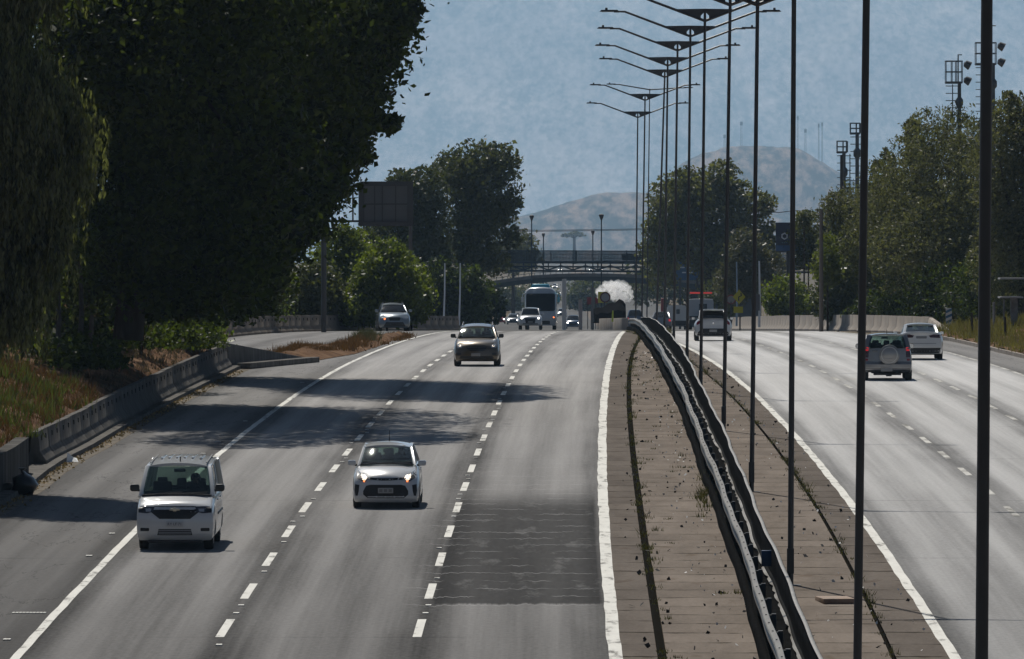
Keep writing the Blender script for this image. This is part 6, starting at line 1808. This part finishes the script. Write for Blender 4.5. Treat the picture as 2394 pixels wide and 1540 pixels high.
R_ = [("big grey green tree of the grove, below the clear floodlight mast", [E(2210, 330, 430, 100, 80, 3.6), E(2160, 430, 430, 120, 110, 4.2), E(2110, 510, 430, 110, 120, 4.), E(2260, 450, 430, 110, 130, 4.), E(2180, 590, 430, 130, 120, 4.), E(2260, 640, 430, 100, 110, 3.6), E(2290, 380, 424, 90, 90, 3.), E(2230, 520, 424, 95, 95, 3.2), E(2130, 590, 424, 95, 95, 3.2), E(2310, 560, 424, 80, 110, 3.)], 62000, .19, LF_grey, 2190, 430),
      ("narrow upright crown standing out left of the right hand grove top", [E(2133, 302, 438, 20, 26, 1.), E(2138, 340, 438, 26, 34, 1.2), E(2150, 385, 438, 40, 40, 1.6)], 5000, .17, LF_grey, 2140, 438),
      ("lower grove tree with a pointed tuft on top, beside the lamp pole", [E(2080, 400, 455, 44, 40, 1.8), E(2071, 362, 455, 17, 18, .8), E(2010, 500, 455, 85, 70, 3.), E(1960, 500, 455, 48, 46, 2.), E(1985, 590, 455, 70, 90, 3.), E(2050, 560, 455, 90, 100, 3.2), E(2060, 670, 455, 90, 90, 3.), E(2090, 470, 448, 75, 70, 2.6), E(2040, 580, 448, 80, 80, 2.8), E(1985, 660, 448, 60, 70, 2.4)], 44000, .20, LF_grey, 2020, 455),
      ("tallest tree of the right hand grove, at the right edge of the photo", [E(2370, 270, 405, 50, 50, 2.), E(2400, 340, 405, 90, 100, 3.), E(2340, 420, 405, 70, 120, 2.6), E(2420, 500, 405, 100, 140, 3.4), E(2350, 600, 405, 80, 120, 3.), E(2360, 235, 405, 22, 22, 1.)], 36000, .19, LF_grey, 2390, 405),
      ("dark shaded lower trees at the right behind the shelter", [E(2300, 690, 415, 90, 90, 3.), E(2200, 700, 420, 90, 80, 3.), E(2390, 690, 415, 70, 100, 3.), E(2110, 705, 428, 70, 70, 2.6)], 22000, .2, LF_dark, 2260, 420)]
for i, (lb, el, n, sz, mt, px, d) in enumerate(R_):
    tree("grove_tree", lb, el, n, sz, mt, gz(px, 0, d, .3), 100 + i, .35, "trees of the right hand grove", clump=.17, leaves_per=26, droop=.35, aspect=.4, fill=.3)
for i, (lb, px, y, rx, ry, d, mt, n) in enumerate([
    ("light green bush right of the utility pole, at the foot of the grove", 1935, 610, 26, 60, 440, LF_yel, 3500), ("rounded light green bush left of the utility pole above the pale barrier", 1835, 695, 46, 48, 520, LF_bright, 5000), ("dark green bush behind the billboard", 1890, 560, 40, 70, 560, LF_mid, 6000),
    ("dark green bush between the light green bush and the grove", 1960, 680, 50, 70, 446, LF_mid, 6000), ("small bush tuft on the skyline left of the grove", 1880, 510, 18, 20, 540, LF_mid, 1200), ("dark low bush above the pale barrier behind the white saloon", 2080, 725, 90, 40, 440, LF_dark, 7000), ("dark low bush right behind the pale end of the barrier", 1880, 715, 50, 40, 540, LF_mid, 5000), ("dark bush left of the yellow curve sign beyond the barrier", 1680, 700, 45, 45, 700, LF_mid, 5000)]):
    bush(lb, [E(px, y, d, rx, ry, 1.8), E(px - rx * .4, y + ry * .4, d, rx * .6, ry * .6, 1.5), E(px + rx * .4, y + ry * .35, d, rx * .6, ry * .6, 1.5)], n, .2, mt, 120 + i, gz(px, 0, d, .2), group="bushes right of the road")

# ------------------------------------------------------------------ grass, weeds, litter
def blades(name, spots, matl, seed, hgt, per, spread, wid=.02, kind='stuff', lean=.35):
    rng = np.random.default_rng(seed); S_ = np.array(spots); n = len(S_)
    base = np.repeat(S_[:, :3], per, 0) + rng.normal(size=(n * per, 3)) * np.array([spread, spread * 2.5, 0])
    sc = np.repeat(S_[:, 3], per) if S_.shape[1] > 3 else np.ones(n * per)
    h = hgt * sc * (.5 + .8 * rng.random(n * per))
    th = rng.random(n * per) * 6.28
    side = np.stack([np.cos(th), np.sin(th), np.zeros_like(th)], 1) * (wid * (.6 + .8 * rng.random(n * per)))[:, None]
    tip = base + np.stack([rng.normal(size=n * per) * lean * h, rng.normal(size=n * per) * lean * h, h], 1)
    V = np.stack([base - side, base + side, tip], 1).reshape(-1, 3)
    o = leaf_object(name, V, matl, None, rng, 3); o['kind'] = kind
    return o
GR_dry = leafmat("dry_grass_blades", (.06, .030, .018), (.17, .092, .052), .25, .9, .6, .05)
GR_grn = leafmat("green_weed_blades", (.03, .042, .014), (.10, .115, .04), .40, .8, .3, .1)
GR_shd = leafmat("shade_litter_blades", (.05, .038, .028), (.13, .10, .075), .2, .9)
rs = random.Random(77)
def bank_pt(d, u): return (x_kerb(min(d, 296)) - BW - BKO - u - max(0, d - 296) * .10, d, zr(d) + bank_h(d, u) - .03)
sp = []; 
for i in range(2600):
    d = rs.uniform(150, 232); u = rs.uniform(.05, 7) ; sp.append((*bank_pt(d, u), rs.uniform(.5, 1.3)))
blades("dry_grass", sp, GR_dry, 201, .30, 14, .10, .016)
sp = []
for i in range(1500):
    d = rs.uniform(232, 300); u = rs.uniform(.05, 8); sp.append((*bank_pt(d, u), rs.uniform(.4, 1.)))
blades("dry_grass", sp, GR_shd, 202, .32, 12, .12, .02)
sp = []
for i in range(150):
    d = rs.gauss(210, 8); u = 2.6 + abs(rs.gauss(1.4, 1.4)); sp.append((*bank_pt(d, u), rs.uniform(.6, 1.5)))
for i in range(160):
    d = rs.gauss(212, 10); u = abs(rs.gauss(1.4, .9)); sp.append((*bank_pt(d, u), rs.uniform(.3, .7)))
blades("green_weeds", sp, GR_grn, 203, .66, 24, .16, .022)
# dry grass on the gore
sp = []
gl = [(560, 846), (600, 842), (640, 838), (700, 818), (760, 822), (820, 815), (868, 800), (905, 790), (950, 787)]
for i in range(700):
    q = rs.random() * (len(gl) - 1); j = int(q); t = q - j
    px = gl[j][0] + (gl[j + 1][0] - gl[j][0]) * t + rs.gauss(0, 8); y = gl[j][1] + (gl[j + 1][1] - gl[j][1]) * t + rs.gauss(0, 4)
    p = G(px, max(781, y)); b = math.exp(-((px - 836) / 36) ** 2); sp.append((p.x, p.y, p.z, (.5 + .6 * b * rs.random() + .3 * rs.random()) * (1. if px < 872 else .55)))
blades("dry_grass", sp, GR_dry, 204, .42, 22, .18, .022)
sp = []
for i in range(70):
    px = rs.gauss(858, 9); p = G(px, rs.uniform(790, 808)); sp.append((p.x, p.y, p.z, rs.uniform(.5, 1.)))
blades("green_weeds", sp, leafmat("dark_weed_blades", (.03, .032, .018), (.07, .07, .035), .3, .7), 205, .55, 26, .2, .025)
sp = []
for i in range(60):
    p = G(rs.gauss(520, 14), rs.uniform(812, 826)); sp.append((p.x - .8, p.y, p.z + .5, rs.uniform(.6, 1.4)))
blades("dry_grass", sp, GR_dry, 206, .7, 24, .2, .025)
# weeds in the two median joints and slab cracks
sp = []
for d in np.arange(118, 430, .35):
    for f, pr, s in ((x_joint_l, .28, .55), (x_joint_r, .36, .5)):
        if rs.random() < pr * (1 if math.sin(d * .35) + math.sin(d * .13 + 1) > -.4 else .35): sp.append((f(d) + rs.uniform(-.08, .12), d, zr(d) + .0, s * rs.uniform(.3, 1.2) * (1.9 if rs.random() < .05 else 1)))
for i in range(55):
    d = rs.uniform(125, 330); f = rs.random(); x = x_joint_l(d) * (1 - f) + xl_s(d) * f; d = round(d / 2.35) * 2.35 + 1.17
    sp.append((x, d, zr(d) + .03, rs.uniform(.2, .6)))
for i in range(16):
    p = G(rs.gauss(1648, 10), rs.gauss(1165, 25)); sp.append((p.x, p.y, p.z + .03, rs.uniform(.6, 1.3)))
for i in range(60):
    d = rs.uniform(395, 432); sp.append((x_joint_l(d) + rs.uniform(-.4, 1.4), d, zr(d), rs.uniform(.6, 1.6)))
blades("median_weeds", sp, leafmat("median_weed_blades", (.035, .032, .014), (.10, .092, .040), .3, .8), 207, .22, 16, .07, .012)
# right verge grass and bushes
sp = []
for i in range(1300):
    d = rs.uniform(230, 398); u = abs(rs.gauss(3, 3.)); sp.append((x_rkerb(min(d, 386)) + .25 + u, d, zr(d) + .16 + .55 * min(1, u / 4.), rs.uniform(.4, 1.3)))
blades("verge_grass", sp, leafmat("verge_blades", (.075, .062, .022), (.20, .175, .065), .35, .8), 208, .42, 18, .22, .022)
for i, (lb, px, y, d) in enumerate([("low yellow green scrub on the right verge, left of the thick lamp pole", 2272, 795, 372), ("low yellow green scrub on the right verge, right of the thick lamp pole", 2350, 803, 352)]):
    bush(lb, [E(px, y, d, 34, 13, 1.4), E(px + 24, y + 4, d, 26, 10, 1.2)], 2600, .12, leafmat("scrub_leaves", (.06, .06, .02), (.15, .14, .05), .35), 140 + i, gz(px, 0, d, .3), group="scrub on the right verge", clump=.3)
# fallen leaves in the gutter, litter on the median
rng = np.random.default_rng(9)
C = []
for i in range(1500):
    d = rs.uniform(160, 292); C.append((x_kerb(d) + abs(rs.gauss(.0, .16)) + .02, d, zr(d) + .03))
o = leaf_object("fallen_leaves", leaf_quads(np.array(C), .075, rng), leafmat("dead_leaves", (.13, .085, .04), (.34, .24, .12), .1, .8), None, rng); o['kind'] = 'stuff'
C = []
for i in range(420):
    d = rs.uniform(118, 330); f = abs(rs.gauss(.75, .25)); f = min(f, 1.); x = x_joint_l(d) * (1 - f) + xl_s(d) * f; C.append((x - .1, d, zr(d) + .05))
for i in range(160):
    d = rs.uniform(118, 330); x = xr_s(d) + .6 + rs.random() * (x_edge_r(d) - xr_s(d) - .8); C.append((x, d, zr(d) + .05))
o = leaf_object("litter", leaf_quads(np.array(C), .06, rng, .7), simple("litter_pale", (.62, .62, .6), .35, spec=.6), None, rng); o['kind'] = 'stuff'
C = []
for i in range(300):
    d = rs.uniform(118, 330); x = x_edge_m(d) + .3 + rs.random() * (x_edge_r(d) - x_edge_m(d) - .5); C.append((x, d, zr(d) + .05))
o = leaf_object("litter", leaf_quads(np.array(C), .10, rng, .8), simple("litter_dark", (.02, .018, .016), .9), None, rng); o['kind'] = 'stuff'
# a few single pieces one can point at
p = G(46, 1158)
m = MB(); rs = random.Random(2)
m.lathe([(.16, 0), (.30, .08), (.32, .25), (.24, .42), (.12, .52), (.05, .60), (.10, .66)], (0, 0, 0), 'z', 14)
m.lathe([(.12, 0), (.22, .06), (.20, .2), (.08, .3)], (-.42, .1, 0), 'z', 12)
m.v = [(a + .06 * math.sin(c * 17 + a * 9), b + .06 * math.sin(a * 13 + c * 11), c) for a, b, c in m.v]
o = m.build("rubbish_bag", simple("black_plastic", (.008, .008, .009), .3), None, 50); o.location = p + Vector((.1, 0, .01)); tag(o, "knotted black rubbish bag lying on the kerb at the left edge", "rubbish bag")
p = G(165, 1081)
m = MB(); m.add([(-.16, 0, 0), (.16, .05, 0), (.10, .5, 0), (-.12, .5, 0), (-.14, .1, .26), (.02, .2, .12), (.1, .3, .10)], [(0, 1, 5, 4), (1, 2, 6, 5), (2, 3, 6), (3, 0, 4), (3, 4, 5, 6)])
o = m.build("paper_bag", simple("paper_white", (.72, .72, .70), .8), None); o.location = p + Vector((.05, 0, .01)); tag(o, "crumpled white paper bag in the left gutter beside the kerb", "paper bag")
p = G(1965, 1411); m = MB(); m.box((0, 0, .06), (.62, 1.2, .10))
o = m.build("timber_board", simple("wood_brown", (.22, .15, .105), .8, vary=.3), None, bevel=.01); o.location = p + Vector((-.1, 0, .01)); o.rotation_euler = (0, 0, .1); tag(o, "brown timber board lying on the median strip beside the lamp pole", "board")

# ------------------------------------------------------------------ haze
m = MB(); m.box((0, 17300, 1010), (17600, 35200, 2180))
hz = m.build("haze", None); hz['kind'] = 'stuff'
mm = bpy.data.materials.new("haze_air"); mm.use_nodes = True; nt = mm.node_tree; nt.nodes.remove(nt.nodes["Principled BSDF"])
pv = nt.nodes.new('ShaderNodeVolumePrincipled'); pv.inputs['Color'].default_value = (.385, .585, .80, 1); pv.inputs['Density'].default_value = 5.4e-5
pv.inputs['Density Attribute'].default_value = ""; pv.inputs['Anisotropy'].default_value = .40
nt.links.new(pv.outputs[0], nt.nodes['Material Output'].inputs['Volume'])
hz.data.materials.clear(); hz.data.materials.append(mm)
